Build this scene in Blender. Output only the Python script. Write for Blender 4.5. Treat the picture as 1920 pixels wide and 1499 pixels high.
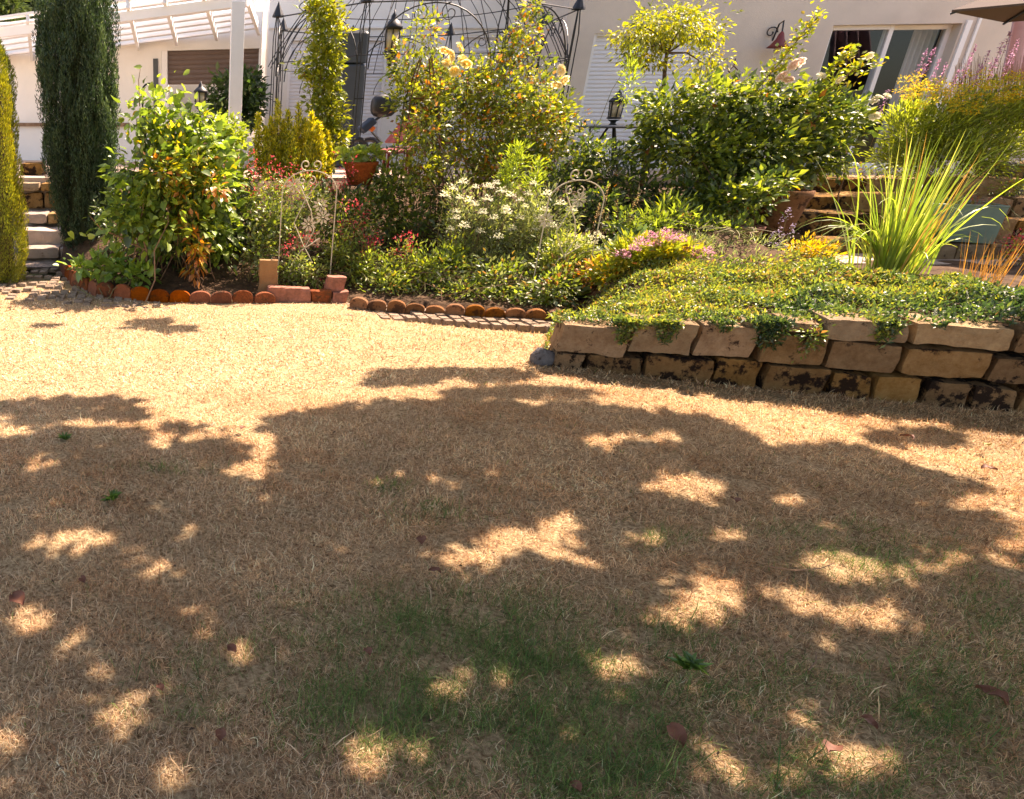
import bpy, math, random
import numpy as np
from mathutils import Vector, Matrix
R = math.radians
for o in list(bpy.data.objects): bpy.data.objects.remove(o)
sc = bpy.context.scene
col = sc.collection
# ---------------------------------------------------------------- camera
FPX = 1314.0; PX0 = 330.0; PITCH = R(21.6); EYE = 1.6
cd = bpy.data.cameras.new('camera'); cam = bpy.data.objects.new('camera', cd); col.objects.link(cam)
cam.location = (0, 0, EYE); cam.rotation_euler = (R(90) - PITCH, 0, 0)
cd.sensor_width = 36; cd.lens = FPX / 1920 * 36; cd.shift_x = (960 - PX0) / 1920
cd.clip_start = .05; cd.clip_end = 2000
sc.camera = cam
# ---------------------------------------------------------------- light
SUN = Vector((.80, .60, 0)).normalized(); EL = R(52)
SD = Vector((SUN.x * math.cos(EL), SUN.y * math.cos(EL), math.sin(EL)))
w = bpy.data.worlds.new("World"); sc.world = w; w.use_nodes = True
nt = w.node_tree; nt.nodes.clear()
sky = nt.nodes.new('ShaderNodeTexSky'); sky.sky_type = 'NISHITA'; sky.sun_disc = False
sky.sun_elevation = EL; sky.sun_rotation = math.atan2(SUN.x, SUN.y); sky.dust_density = 1.5
bg = nt.nodes.new('ShaderNodeBackground'); bg.inputs[1].default_value = .14
wo = nt.nodes.new('ShaderNodeOutputWorld')
nt.links.new(sky.outputs[0], bg.inputs[0]); nt.links.new(bg.outputs[0], wo.inputs[0])
sl = bpy.data.lights.new('sun', 'SUN'); sl.energy = 5.0; sl.angle = R(.5); sl.color = (1, .95, .89)
so = bpy.data.objects.new('sun', sl); col.objects.link(so); so.rotation_euler = SD.to_track_quat('Z', 'Y').to_euler()
so.location = (6, 6, 12)
sc.view_settings.view_transform = 'Standard'; sc.view_settings.look = 'None'
sc.view_settings.gamma = 1; sc.view_settings.exposure = 1.72
sc.view_settings.use_white_balance = True; sc.view_settings.white_balance_temperature = 8300; sc.view_settings.white_balance_tint = 22
sc.render.engine = 'CYCLES'
sc.cycles.max_bounces = 8; sc.cycles.diffuse_bounces = 4; sc.cycles.transmission_bounces = 6
# ---------------------------------------------------------------- picture <-> place
CP, SP = math.cos(PITCH), math.sin(PITCH)
def ray(px, py):
    u = (px - PX0) / FPX; v = (749.5 - py) / FPX
    return Vector((u, CP + v * SP, -SP + v * CP))
def P(px, py, Y):
    d = ray(px, py); return Vector((0, 0, EYE)) + d * (Y / d.y)
def G(px, py, z=0.0):
    d = ray(px, py); return Vector((0, 0, EYE)) + d * ((z - EYE) / d.z)
def mpp(px, py, Y): return Y / ray(px, py).y / FPX
def proj(p):
    x, y, z = p[0], p[1], p[2] - EYE
    d = y * CP - z * SP; u = y * SP + z * CP
    return PX0 + FPX * x / d, 749.5 - FPX * u / d
class VP:                                   # a vertical plane in the place
    def __init__(s, p, ang):
        s.p = Vector((p[0], p[1], 0)); s.d = Vector((math.cos(ang), math.sin(ang), 0)); s.n = Vector((s.d.y, -s.d.x, 0))
    def hit(s, px, py):
        r = ray(px, py); t = s.p.dot(s.n) / r.dot(s.n); q = r * t
        return (q - s.p).dot(s.d), q.z + EYE
    def pt(s, a, z, o=0): q = s.p + s.d * a + s.n * o; return Vector((q.x, q.y, z))
# ---------------------------------------------------------------- builders
def origin(par):
    v = Vector((0, 0, 0))
    while par is not None: v += par.location; par = par.parent
    return v
def tag(o, label=None, cat=None, group=None, kind=None):
    if label: o['label'] = label
    if cat: o['category'] = cat
    if group: o['group'] = group
    if kind: o['kind'] = kind
    return o
def thing(name, label, cat, loc, group=None):
    o = bpy.data.objects.new(name, None); col.objects.link(o); o.location = loc; o.empty_display_size = .1
    return tag(o, label, cat, group)
def link(name, me, mat, parent):
    me.materials.append(mat)
    o = bpy.data.objects.new(name, me); col.objects.link(o); o.parent = parent
    return o
class MB:
    def __init__(s): s.v = []; s.f = []
    def add(s, vs, fs):
        n = len(s.v); s.v += [tuple(q) for q in vs]; s.f += [tuple(i + n for i in f) for f in fs]
    def hexa(s, c): s.add(c, [(0, 3, 2, 1), (4, 5, 6, 7), (0, 1, 5, 4), (1, 2, 6, 5), (2, 3, 7, 6), (3, 0, 4, 7)])
    def box(s, x0, x1, y0, y1, z0, z1):
        s.hexa([(x0, y0, z0), (x1, y0, z0), (x1, y1, z0), (x0, y1, z0), (x0, y0, z1), (x1, y0, z1), (x1, y1, z1), (x0, y1, z1)])
    def pbox(s, pl, a0, a1, z0, z1, o0, o1):
        s.hexa([pl.pt(a0, z0, o1), pl.pt(a1, z0, o1), pl.pt(a1, z0, o0), pl.pt(a0, z0, o0), pl.pt(a0, z1, o1), pl.pt(a1, z1, o1), pl.pt(a1, z1, o0), pl.pt(a0, z1, o0)])
    def beam(s, a, b, w, h):
        a = Vector(a); b = Vector(b); d = (b - a).normalized(); sd = d.cross(Vector((0, 0, 1)))
        if sd.length < 1e-4: sd = Vector((1, 0, 0))
        sd.normalize(); u = sd.cross(d); q = []
        for c in (a, b):
            q += [c - sd * w / 2 - u * h / 2, c + sd * w / 2 - u * h / 2, c + sd * w / 2 + u * h / 2, c - sd * w / 2 + u * h / 2]
        s.hexa(q)
    def tube(s, pts, r, n=6):
        pts = [Vector(p) for p in pts]; m = len(pts); vs = []
        rs = r if isinstance(r, (list, tuple)) else [r] * m
        prev = None
        for i, p in enumerate(pts):
            d = (pts[min(i + 1, m - 1)] - pts[max(i - 1, 0)])
            if d.length < 1e-9: d = Vector((0, 0, 1))
            d.normalize()
            if prev is None:
                a = d.cross(Vector((0, 0, 1)) if abs(d.z) < .9 else Vector((1, 0, 0))).normalized()
            else:
                a = prev - d * prev.dot(d)
                a = a.normalized() if a.length > 1e-6 else d.orthogonal().normalized()
            prev = a; b = d.cross(a)
            for k in range(n):
                t = 2 * math.pi * k / n; vs.append(p + (a * math.cos(t) + b * math.sin(t)) * rs[i])
        fs = [(i * n + k, i * n + (k + 1) % n, (i + 1) * n + (k + 1) % n, (i + 1) * n + k) for i in range(m - 1) for k in range(n)]
        fs += [tuple(range(n - 1, -1, -1)), tuple((m - 1) * n + k for k in range(n))]
        s.add(vs, fs)
    def lathe(s, c, prof, n=20):
        c = Vector(c); vs = []
        for r, z in prof:
            for k in range(n):
                t = 2 * math.pi * k / n; vs.append(c + Vector((r * math.cos(t), r * math.sin(t), z)))
        fs = [(i * n + k, i * n + (k + 1) % n, (i + 1) * n + (k + 1) % n, (i + 1) * n + k) for i in range(len(prof) - 1) for k in range(n)]
        fs.append(tuple(range(n - 1, -1, -1))); fs.append(tuple((len(prof) - 1) * n + k for k in range(n)))
        s.add(vs, fs)
    def grid(s, fn, nu, nv):
        vs = [fn(i / nu, j / nv) for j in range(nv + 1) for i in range(nu + 1)]
        s.add(vs, [(j * (nu + 1) + i, j * (nu + 1) + i + 1, (j + 1) * (nu + 1) + i + 1, (j + 1) * (nu + 1) + i) for j in range(nv) for i in range(nu)])
    def build(s, name, mat, parent=None, smooth=False, bevel=0):
        o = origin(parent); me = bpy.data.meshes.new(name)
        me.from_pydata([(a - o.x, b - o.y, c - o.z) for a, b, c in s.v], [], s.f); me.update()
        if smooth: me.polygons.foreach_set('use_smooth', [True] * len(me.polygons))
        ob = link(name, me, mat, parent)
        if bevel:
            m = ob.modifiers.new('b', 'BEVEL'); m.width = bevel; m.segments = 2; m.limit_method = 'ANGLE'
        return ob
def npmesh(name, V, F, mat, parent=None, cols=None, smooth=False):
    """V (n,3) F (m,3) triangles; cols per vertex"""
    o = np.array(origin(parent)); V = (V - o).astype(np.float32)
    me = bpy.data.meshes.new(name); me.vertices.add(len(V)); me.vertices.foreach_set('co', V.ravel())
    me.loops.add(len(F) * 3); me.loops.foreach_set('vertex_index', F.astype(np.int32).ravel())
    me.polygons.add(len(F)); me.polygons.foreach_set('loop_start', np.arange(0, len(F) * 3, 3, dtype=np.int32))
    try: me.polygons.foreach_set('loop_total', np.full(len(F), 3, dtype=np.int32))
    except Exception: pass
    if cols is not None:
        a = me.color_attributes.new('Col', 'FLOAT_COLOR', 'POINT')
        c = np.ones((len(V), 4), np.float32); c[:, :3] = cols; a.data.foreach_set('color', c.ravel())
    me.update(); me.validate()
    if smooth: me.polygons.foreach_set('use_smooth', [True] * len(me.polygons))
    return link(name, me, mat, parent)
def unit(a): return a / np.maximum(np.linalg.norm(a, axis=1, keepdims=True), 1e-9)
SHAPES = {
 'leaf': (np.array([(0, 0, 0), (.42, .5, .10), (1, 0, -.06), (.42, -.5, .10)]), [(0, 2, 1), (0, 3, 2)]),
 'big': (np.array([(0, 0, 0), (-.06, .34, .04), (.3, .52, .10), (.68, .34, .04), (1, 0, -.12), (.68, -.34, .04), (.3, -.52, .10), (-.06, -.34, .04), (.4, 0, 0)]),
         [(8, 0, 1), (8, 1, 2), (8, 2, 3), (8, 3, 4), (8, 4, 5), (8, 5, 6), (8, 6, 7), (8, 7, 0)]),
 'tri': (np.array([(0, .5, 0), (1, 0, 0), (0, -.5, 0)]), [(0, 1, 2)]),
}
def leafmesh(name, parent, pos, axis, L, W, cols, mat, rng, shape='leaf', nrm=None):
    n = len(pos); S, T = SHAPES[shape]; axis = unit(axis)
    if nrm is None: nrm = rng.normal(size=(n, 3)) * .55 + np.array((0, 0, 1.))
    side = unit(np.cross(nrm, axis)); up = np.cross(axis, side)
    L = np.broadcast_to(L, (n,)); W = np.broadcast_to(W, (n,))
    V = (pos[:, None, :] + axis[:, None, :] * (S[None, :, 0, None] * L[:, None, None]) + side[:, None, :] * (S[None, :, 1, None] * W[:, None, None])
         + up[:, None, :] * (S[None, :, 2, None] * L[:, None, None]))
    k = len(S); F = (np.array(T)[None] + (np.arange(n) * k)[:, None, None]).reshape(-1, 3)
    C = np.repeat(cols[:, None, :], k, 1).reshape(-1, 3)
    return npmesh(name, V.reshape(-1, 3), F, mat, parent, C)
def pick(rng, pal, n, var=.22, key=None):
    """palette list of (weight, rgb); key optional 0..1 per item biases the choice in clumps"""
    wts = np.array([p[0] for p in pal], float); wts /= wts.sum(); cum = np.cumsum(wts)
    u = rng.random(n) if key is None else np.clip(key * .75 + rng.random(n) * .25, 0, .9999)
    idx = np.minimum(np.searchsorted(cum, u), len(pal) - 1)
    c = np.array([p[1] for p in pal])[idx]
    return np.clip(c * (1 + var * rng.normal(size=(n, 1))), .004, .95)
# ---------------------------------------------------------------- materials
def newmat(name):
    m = bpy.data.materials.new(name); m.use_nodes = True; t = m.node_tree; t.nodes.clear()
    return m, t, t.nodes.new('ShaderNodeOutputMaterial')
def mat(name, c, rough=.7, metal=0, noise=0, nscale=8, c2=None, bump=0, bscale=30, spec=.5, detail=4, lo=.35, hi=.65):
    m, t, out = newmat(name); b = t.nodes.new('ShaderNodeBsdfPrincipled'); t.links.new(b.outputs[0], out.inputs[0])
    b.inputs['Roughness'].default_value = rough; b.inputs['Metallic'].default_value = metal
    b.inputs['Specular IOR Level'].default_value = spec; b.inputs['Base Color'].default_value = (*c, 1)
    tc = t.nodes.new('ShaderNodeTexCoord')
    if c2 is not None or noise:
        n = t.nodes.new('ShaderNodeTexNoise'); n.inputs['Scale'].default_value = nscale; n.inputs['Detail'].default_value = detail
        n.inputs['Roughness'].default_value = .65; t.links.new(tc.outputs['Object'], n.inputs['Vector'])
        r = t.nodes.new('ShaderNodeValToRGB'); r.color_ramp.elements[0].position = lo; r.color_ramp.elements[1].position = hi
        c2 = c2 or tuple(q * (1 - noise) for q in c)
        r.color_ramp.elements[0].color = (*c2, 1); r.color_ramp.elements[1].color = (*c, 1)
        t.links.new(n.outputs['Fac'], r.inputs[0]); t.links.new(r.outputs[0], b.inputs['Base Color'])
    if bump:
        n2 = t.nodes.new('ShaderNodeTexNoise'); n2.inputs['Scale'].default_value = bscale; n2.inputs['Detail'].default_value = 6
        t.links.new(tc.outputs['Object'], n2.inputs['Vector']); bp = t.nodes.new('ShaderNodeBump'); bp.inputs['Strength'].default_value = bump
        bp.inputs['Distance'].default_value = .02; t.links.new(n2.outputs['Fac'], bp.inputs['Height']); t.links.new(bp.outputs[0], b.inputs['Normal'])
    return m
def leafmat(name, trans=.5, gloss=.06, rough=.45, tint=(1.25, 1.15, .55)):
    m, t, out = newmat(name); a = t.nodes.new('ShaderNodeAttribute'); a.attribute_name = 'Col'
    d = t.nodes.new('ShaderNodeBsdfDiffuse'); tr = t.nodes.new('ShaderNodeBsdfTranslucent'); g = t.nodes.new('ShaderNodeBsdfGlossy')
    g.inputs['Roughness'].default_value = rough; g.inputs['Color'].default_value = (.9, .9, .85, 1)
    mu = t.nodes.new('ShaderNodeMix'); mu.data_type = 'RGBA'; mu.blend_type = 'MULTIPLY'; mu.inputs[0].default_value = 1
    t.links.new(a.outputs['Color'], mu.inputs[6]); mu.inputs[7].default_value = (*tint, 1)
    t.links.new(a.outputs['Color'], d.inputs['Color']); t.links.new(mu.outputs[2], tr.inputs['Color'])
    m1 = t.nodes.new('ShaderNodeMixShader'); m1.inputs[0].default_value = trans
    t.links.new(d.outputs[0], m1.inputs[1]); t.links.new(tr.outputs[0], m1.inputs[2])
    m2 = t.nodes.new('ShaderNodeMixShader'); m2.inputs[0].default_value = gloss
    t.links.new(m1.outputs[0], m2.inputs[1]); t.links.new(g.outputs[0], m2.inputs[2]); t.links.new(m2.outputs[0], out.inputs[0])
    return m
LEAF = leafmat('leaf'); PETAL = leafmat('petal', .45, .02, .6, (1.05, 1, .9)); STRAW = leafmat('straw', .3, .03, .6, (1.1, 1, .8))
NEEDLE = leafmat('needle', .25, .05, .5)
M = dict(
 stucco=mat('stucco', (.70, .61, .52), .95, bump=.25, bscale=120, noise=.14, nscale=1.2, spec=.2),
 plaster=mat('plaster', (.80, .78, .74), .95, bump=.2, bscale=120, noise=.06, nscale=1.5, spec=.2),
 white=mat('white_paint', (.84, .83, .82), .5, noise=.06, nscale=3),
 shutter=mat('white_shutter', (.78, .78, .8), .5, noise=.04, nscale=2),
 brownshut=mat('brown_shutter', (.13, .085, .07), .5, noise=.15, nscale=5),
 iron=mat('black_iron', (.025, .026, .028), .5, metal=.3, noise=.3, nscale=30),
 rust=mat('rust', (.19, .075, .04), .9, c2=(.07, .03, .02), nscale=40, bump=.3),
 cream=mat('cream_paint', (.58, .51, .38), .6, c2=(.36, .25, .15), nscale=30, lo=.3, hi=.45),
 terra=mat('terracotta', (.43, .12, .055), .85, c2=(.27, .085, .05), nscale=9, bump=.3, bscale=60),
 terra2=mat('brown_terracotta', (.40, .17, .085), .9, c2=(.22, .10, .055), nscale=11, bump=.3, bscale=60),
 pinkbrick=mat('pink_brick', (.38, .15, .10), .9, c2=(.2, .08, .05), nscale=14, bump=.4),
 soil=mat('soil', (.12, .075, .045), 1, c2=(.05, .03, .02), nscale=14, bump=.8, bscale=40, spec=.1),
 bark=mat('bark', (.16, .10, .065), .95, c2=(.07, .045, .03), nscale=18, bump=.6),
 stem=mat('green_stem', (.16, .17, .05), .7, c2=(.17, .10, .04), nscale=9),
 drystem=mat('dry_stem', (.30, .17, .09), .85, c2=(.15, .08, .045), nscale=12),
 grey=mat('dark_grey_plastic', (.05, .06, .068), .45, noise=.2, nscale=6),
 black=mat('black_plastic', (.018, .018, .02), .4),
 blue=mat('blue_plastic', (.02, .035, .06), .4), orange=mat('orange_plastic', (.7, .16, .03), .4),
 red=mat('red_paint', (.22, .025, .018), .5, noise=.3, nscale=9),
 green=mat('green_zinc', (.14, .22, .16), .55, c2=(.09, .15, .12), nscale=4, metal=.1),
 canvas=mat('brown_canvas', (.11, .075, .06), .9), pink=mat('pink_fabric', (.6, .38, .4), .9, noise=.1),
 glasslamp=mat('milky_glass', (.6, .5, .36), .25), timber=mat('timber', (.28, .17, .10), .8, c2=(.16, .09, .05), nscale=10),
 steel=mat('steel', (.3, .3, .31), .6, metal=.2), ochre=mat('ochre_stone', (.32, .17, .07), .9, c2=(.26, .13, .05), nscale=7, bump=.4),
 curtain=mat('curtain', (.7, .68, .66), .9), inside=mat('room_dark', (.05, .045, .04), .9),
)
def stone_mat(name, a, b, c, moss=.5, joint=True):
    m, t, out = newmat(name); bs = t.nodes.new('ShaderNodeBsdfPrincipled'); t.links.new(bs.outputs[0], out.inputs[0])
    tc2 = None; bs.inputs['Roughness'].default_value = .95; bs.inputs['Specular IOR Level'].default_value = .15
    tc = t.nodes.new('ShaderNodeTexCoord'); oi = t.nodes.new('ShaderNodeObjectInfo')
    add = t.nodes.new('ShaderNodeVectorMath'); add.operation = 'ADD'
    ml = t.nodes.new('ShaderNodeMath'); ml.operation = 'MULTIPLY'; ml.inputs[1].default_value = 40
    t.links.new(oi.outputs['Random'], ml.inputs[0]); t.links.new(tc.outputs['Object'], add.inputs[0]); t.links.new(ml.outputs[0], add.inputs[1])
    def noise(sc_, det=6, rough=.65):
        n = t.nodes.new('ShaderNodeTexNoise'); n.inputs['Scale'].default_value = sc_; n.inputs['Detail'].default_value = det; n.inputs['Roughness'].default_value = rough
        t.links.new(add.outputs[0], n.inputs['Vector']); return n
    n1 = noise(11, 12, .8); r1 = t.nodes.new('ShaderNodeValToRGB'); r1.color_ramp.elements[0].position = .35; r1.color_ramp.elements[1].position = .65
    r1.color_ramp.elements[0].color = (*a, 1); r1.color_ramp.elements[1].color = (*b, 1); t.links.new(n1.outputs['Fac'], r1.inputs[0])
    n2 = noise(9, 8, .7); r2 = t.nodes.new('ShaderNodeValToRGB'); r2.color_ramp.elements[0].position = moss; r2.color_ramp.elements[1].position = moss + .06
    t.links.new(n2.outputs['Fac'], r2.inputs[0])
    mx = t.nodes.new('ShaderNodeMix'); mx.data_type = 'RGBA'; t.links.new(r2.outputs[0], mx.inputs[0]); t.links.new(r1.outputs[0], mx.inputs[6]); mx.inputs[7].default_value = (*c, 1)
    hs = t.nodes.new('ShaderNodeHueSaturation'); mr = t.nodes.new('ShaderNodeMapRange'); mr.inputs[3].default_value = .72; mr.inputs[4].default_value = 1.2; t.links.new(oi.outputs['Random'], mr.inputs[0]); t.links.new(mr.outputs[0], hs.inputs['Value'])
    m5 = t.nodes.new('ShaderNodeMath'); m5.operation = 'MULTIPLY'; m5.inputs[1].default_value = 7.31; m6 = t.nodes.new('ShaderNodeMath'); m6.operation = 'FRACT'; m7 = t.nodes.new('ShaderNodeMapRange'); m7.inputs[3].default_value = .95; m7.inputs[4].default_value = 1.3
    t.links.new(oi.outputs['Random'], m5.inputs[0]); t.links.new(m5.outputs[0], m6.inputs[0]); t.links.new(m6.outputs[0], m7.inputs[0]); t.links.new(m7.outputs[0], hs.inputs['Saturation'])
    t.links.new(mx.outputs[2], hs.inputs['Color']); t.links.new(hs.outputs[0], bs.inputs['Base Color'])
    n3 = noise(26, 10, .78); bp = t.nodes.new('ShaderNodeBump'); bp.inputs['Strength'].default_value = 1; bp.inputs['Distance'].default_value = .035
    t.links.new(n3.outputs['Fac'], bp.inputs['Height']); t.links.new(bp.outputs[0], bs.inputs['Normal'])
    return m
M['stone'] = stone_mat('sandstone', (.25, .145, .075), (.47, .32, .185), (.055, .03, .02), .575)
M['stone_pale'] = stone_mat('sandstone_pale', (.31, .20, .115), (.54, .40, .25), (.07, .04, .025), .59)
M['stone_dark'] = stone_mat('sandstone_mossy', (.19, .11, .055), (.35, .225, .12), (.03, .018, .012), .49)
M['stone_grey'] = stone_mat('grey_stone', (.14, .135, .13), (.24, .23, .23), (.06, .05, .05), .55)
M['terra'] = stone_mat('terracotta_tile', (.20, .07, .04), (.36, .13, .07), (.12, .06, .035), .54)
M['terra2'] = stone_mat('brown_terracotta_tile', (.22, .10, .05), (.36, .18, .09), (.10, .05, .03), .53)
M['sett'] = stone_mat('granite_setts', (.30, .21, .145), (.46, .35, .26), (.13, .09, .06), .55)
M['paver'] = stone_mat('paving', (.46, .36, .29), (.58, .47, .39), (.3, .2, .14), .62)
# glass
m, t, out = newmat('window_glass'); g1 = t.nodes.new('ShaderNodeBsdfGlossy'); g1.inputs['Roughness'].default_value = .02; g1.inputs['Color'].default_value = (.6, .68, .75, 1)
g2 = t.nodes.new('ShaderNodeBsdfTransparent'); g2.inputs['Color'].default_value = (.8, .82, .84, 1); mx = t.nodes.new('ShaderNodeMixShader'); mx.inputs[0].default_value = .045
t.links.new(g2.outputs[0], mx.inputs[1]); t.links.new(g1.outputs[0], mx.inputs[2]); t.links.new(mx.outputs[0], out.inputs[0]); M['glass'] = m
# lawn
m, t, out = newmat('dry_lawn_soil'); b = t.nodes.new('ShaderNodeBsdfPrincipled'); b.inputs['Roughness'].default_value = 1; b.inputs['Specular IOR Level'].default_value = .05
t.links.new(b.outputs[0], out.inputs[0]); tc = t.nodes.new('ShaderNodeTexCoord')
n1 = t.nodes.new('ShaderNodeTexNoise'); n1.inputs['Scale'].default_value = 60; n1.inputs['Detail'].default_value = 8; n1.inputs['Roughness'].default_value = .7
mp = t.nodes.new('ShaderNodeMapping'); mp.inputs['Scale'].default_value = (1, 1, 1); t.links.new(tc.outputs['Object'], mp.inputs[0]); t.links.new(mp.outputs[0], n1.inputs['Vector'])
r1 = t.nodes.new('ShaderNodeValToRGB'); r1.color_ramp.elements[0].position = .34; r1.color_ramp.elements[1].position = .66
r1.color_ramp.elements[0].color = (.14, .075, .035, 1); r1.color_ramp.elements[1].color = (.64, .47, .27, 1); t.links.new(n1.outputs['Fac'], r1.inputs[0])
t.links.new(r1.outputs[0], b.inputs['Base Color']); bp = t.nodes.new('ShaderNodeBump'); bp.inputs['Strength'].default_value = 1; bp.inputs['Distance'].default_value = .02
t.links.new(n1.outputs['Fac'], bp.inputs['Height']); t.links.new(bp.outputs[0], b.inputs['Normal']); M['lawn'] = m
M['field'] = mat('far_ground', (.30, .22, .11), 1, c2=(.12, .13, .05), nscale=.2, spec=.1)
M['hill'] = mat('hill', (.035, .05, .025), 1, c2=(.05, .06, .03), nscale=.05, spec=.1)
# ================================================================ THE SETTING
RNG = np.random.default_rng(7); random.seed(7)
mb = MB(); mb.grid(lambda u, v: ((u - .5) * 1600, (v - .5) * 1600, -.06), 8, 8); tag(mb.build('ground', M['field']), kind='structure')
def lawnz(x, y): return .012 * math.sin(x * 1.7 + y) + .010 * math.sin(y * 2.3 - x * .8)
mb = MB(); mb.grid(lambda u, v: ((lambda x, y: (x, y, lawnz(x, y)))(-9 + 24 * u, -6 + 13.6 * v)), 120, 70); tag(mb.build('lawn', M['lawn'], smooth=True), kind='structure')
def hill(u, v):
    a = math.pi * (1 + u); r = 160 + 160 * v; h = 20 * math.sin(math.pi * min(v * 1.0, 1)) * (.6 + .4 * math.sin(a * 3.1 + 1) + .15 * math.sin(a * 9))
    return (r * math.cos(a), r * math.sin(a), max(h, -.2) - .1)
mb = MB(); mb.grid(hill, 60, 10); tag(mb.build('hills', M['hill'], smooth=True), kind='structure')
# wall of the raised bed
WA = G(1033, 692); WB = G(1920, 772)
WP = VP(WA, math.atan2(WB.y - WA.y, WB.x - WA.x))
def wall_y(x): return WA.y + (x - WA.x) * (WB.y - WA.y) / (WB.x - WA.x)
# edging line of the bed
EDGE = [G(-60, 505), G(60, 505), G(118, 512), G(138, 532), G(180, 549), G(240, 559), G(310, 566), G(420, 570), G(540, 571), G(650, 572), G(760, 580), G(880, 590), G(980, 596), G(1060, 601), G(1100, 604)]
def edge_y(x):
    for a, b in zip(EDGE, EDGE[1:]):
        if a.x <= x <= b.x: return a.y + (b.y - a.y) * (x - a.x) / (b.x - a.x)
    return EDGE[0].y if x < EDGE[0].x else EDGE[-1].y
TZ = .95; TY = 9.5
def sstep(a, b, t): t = min(max((t - a) / (b - a), 0), 1); return t * t * (3 - 2 * t)
XW = WA.x + .1
def xb(y): return WA.x + .10 + (y - WA.y) * .62
def ztop(x): return .315 + .083 * (x - WA.x)
def soil(x, y):
    s = sstep(-.02, .5, x - xb(y))
    if s <= 0: return soil_left(x, y)
    if s >= 1: return soil_right(x, y)
    l = soil_left(x, y); l = max(l, .0); r = soil_right(x, y); return l + (r - l) * s ** .5
def soil_left(x, y):
    f = edge_y(x) + .04
    if y < f: return -.05
    return .06 + (TZ - .12) * sstep(0, 1, (y - f) / (TY - f))
def soil_right(x, y):
    f = wall_y(x) + .12
    if y < f: return -.05
    top = .30 + .083 * min(x - XW, 2.7)
    if x > 5.0:
        s = sstep(5, 5.6, x); a = top + (.40 - top) * sstep(0, 1.8, y - f)
        return (top + (TZ - .12 - top) * sstep(.5, 4.6, y - f)) * (1 - s) + s * (a if y < 6.9 else a + (TZ - .1 - a) * sstep(6.9, 8.6, y))
    return top + (TZ - .12 - top) * sstep(.5, 4.6, y - f)
def soilpt(u, v):
    x = -1.35 + 12.5 * u; f = WA.y + .08 if x < XW else wall_y(x) + .12
    y = f + (TY + .1 - f) * v
    return (x, y, soil(x, y + .001) + (.015 * math.sin(x * 9) * math.sin(y * 11) if soil(x, y + .001) > .02 else -.03))
mb = MB(); mb.grid(soilpt, 220, 120)
tag(mb.build('bed_soil', M['soil'], smooth=True), kind='structure')
mb = MB(); mb.box(-14, 20, TY, 26, -.05, TZ - .02); tag(mb.build('terrace', M['paver']), kind='structure')
# sett path between lawn and bed
LEDGE = [G(-260, 545), G(0, 560), G(200, 577), G(470, 594), G(650, 596), G(860, 612), G(1050, 626)]
def ledge_y(x):
    for a, b in zip(LEDGE, LEDGE[1:]):
        if a.x <= x <= b.x: return a.y + (b.y - a.y) * (x - a.x) / (b.x - a.x)
    return LEDGE[0].y if x < LEDGE[0].x else LEDGE[-1].y
mb = MB(); x = -3.0; rr = random.Random(3)
while x < 3.6:
    y0 = ledge_y(x) + .02; y1 = (edge_y(x) - .05) if x > -1.3 else 8.6
    y = y0; wdt = .085 + rr.random() * .02
    while y < y1 and x < xb(y) - .12:
        l = .085 + rr.random() * .03; z = .022 + rr.random() * .014; g = .007; ppx = proj((x, y, 0))[0]; z -= .02 * (ppx < 760)
        if ppx < 760 and rr.random() < .45: y += l; continue
        g = g; tl = (rr.random() - .5) * .008
        mb.hexa([(x + g, y + g, -.02), (x + wdt - g, y + g, -.02), (x + wdt - g, y + l - g, -.02), (x + g, y + l - g, -.02),
                 (x + g * 1.7, y + g * 1.7, z + tl), (x + wdt - g * 1.7, y + g * 1.7, z), (x + wdt - g * 1.7, y + l - g * 1.7, z - tl), (x + g * 1.7, y + l - g * 1.7, z)])
        y += l
    x += wdt
tag(mb.build('path', M['sett']), kind='structure')
# ramp path up to the left terrace
mb = MB(); mb.grid(lambda u, v: (-2.6 + 1.65 * u + .02 * math.sin(v * 20), 8.2 + 1.5 * v, .02 + (TZ - .02) * v * v * .8 + .012 * math.sin(u * 31) * math.sin(v * 40)), 20, 30)
tag(mb.build('garden_path', M['paver'], smooth=True), kind='structure')

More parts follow.
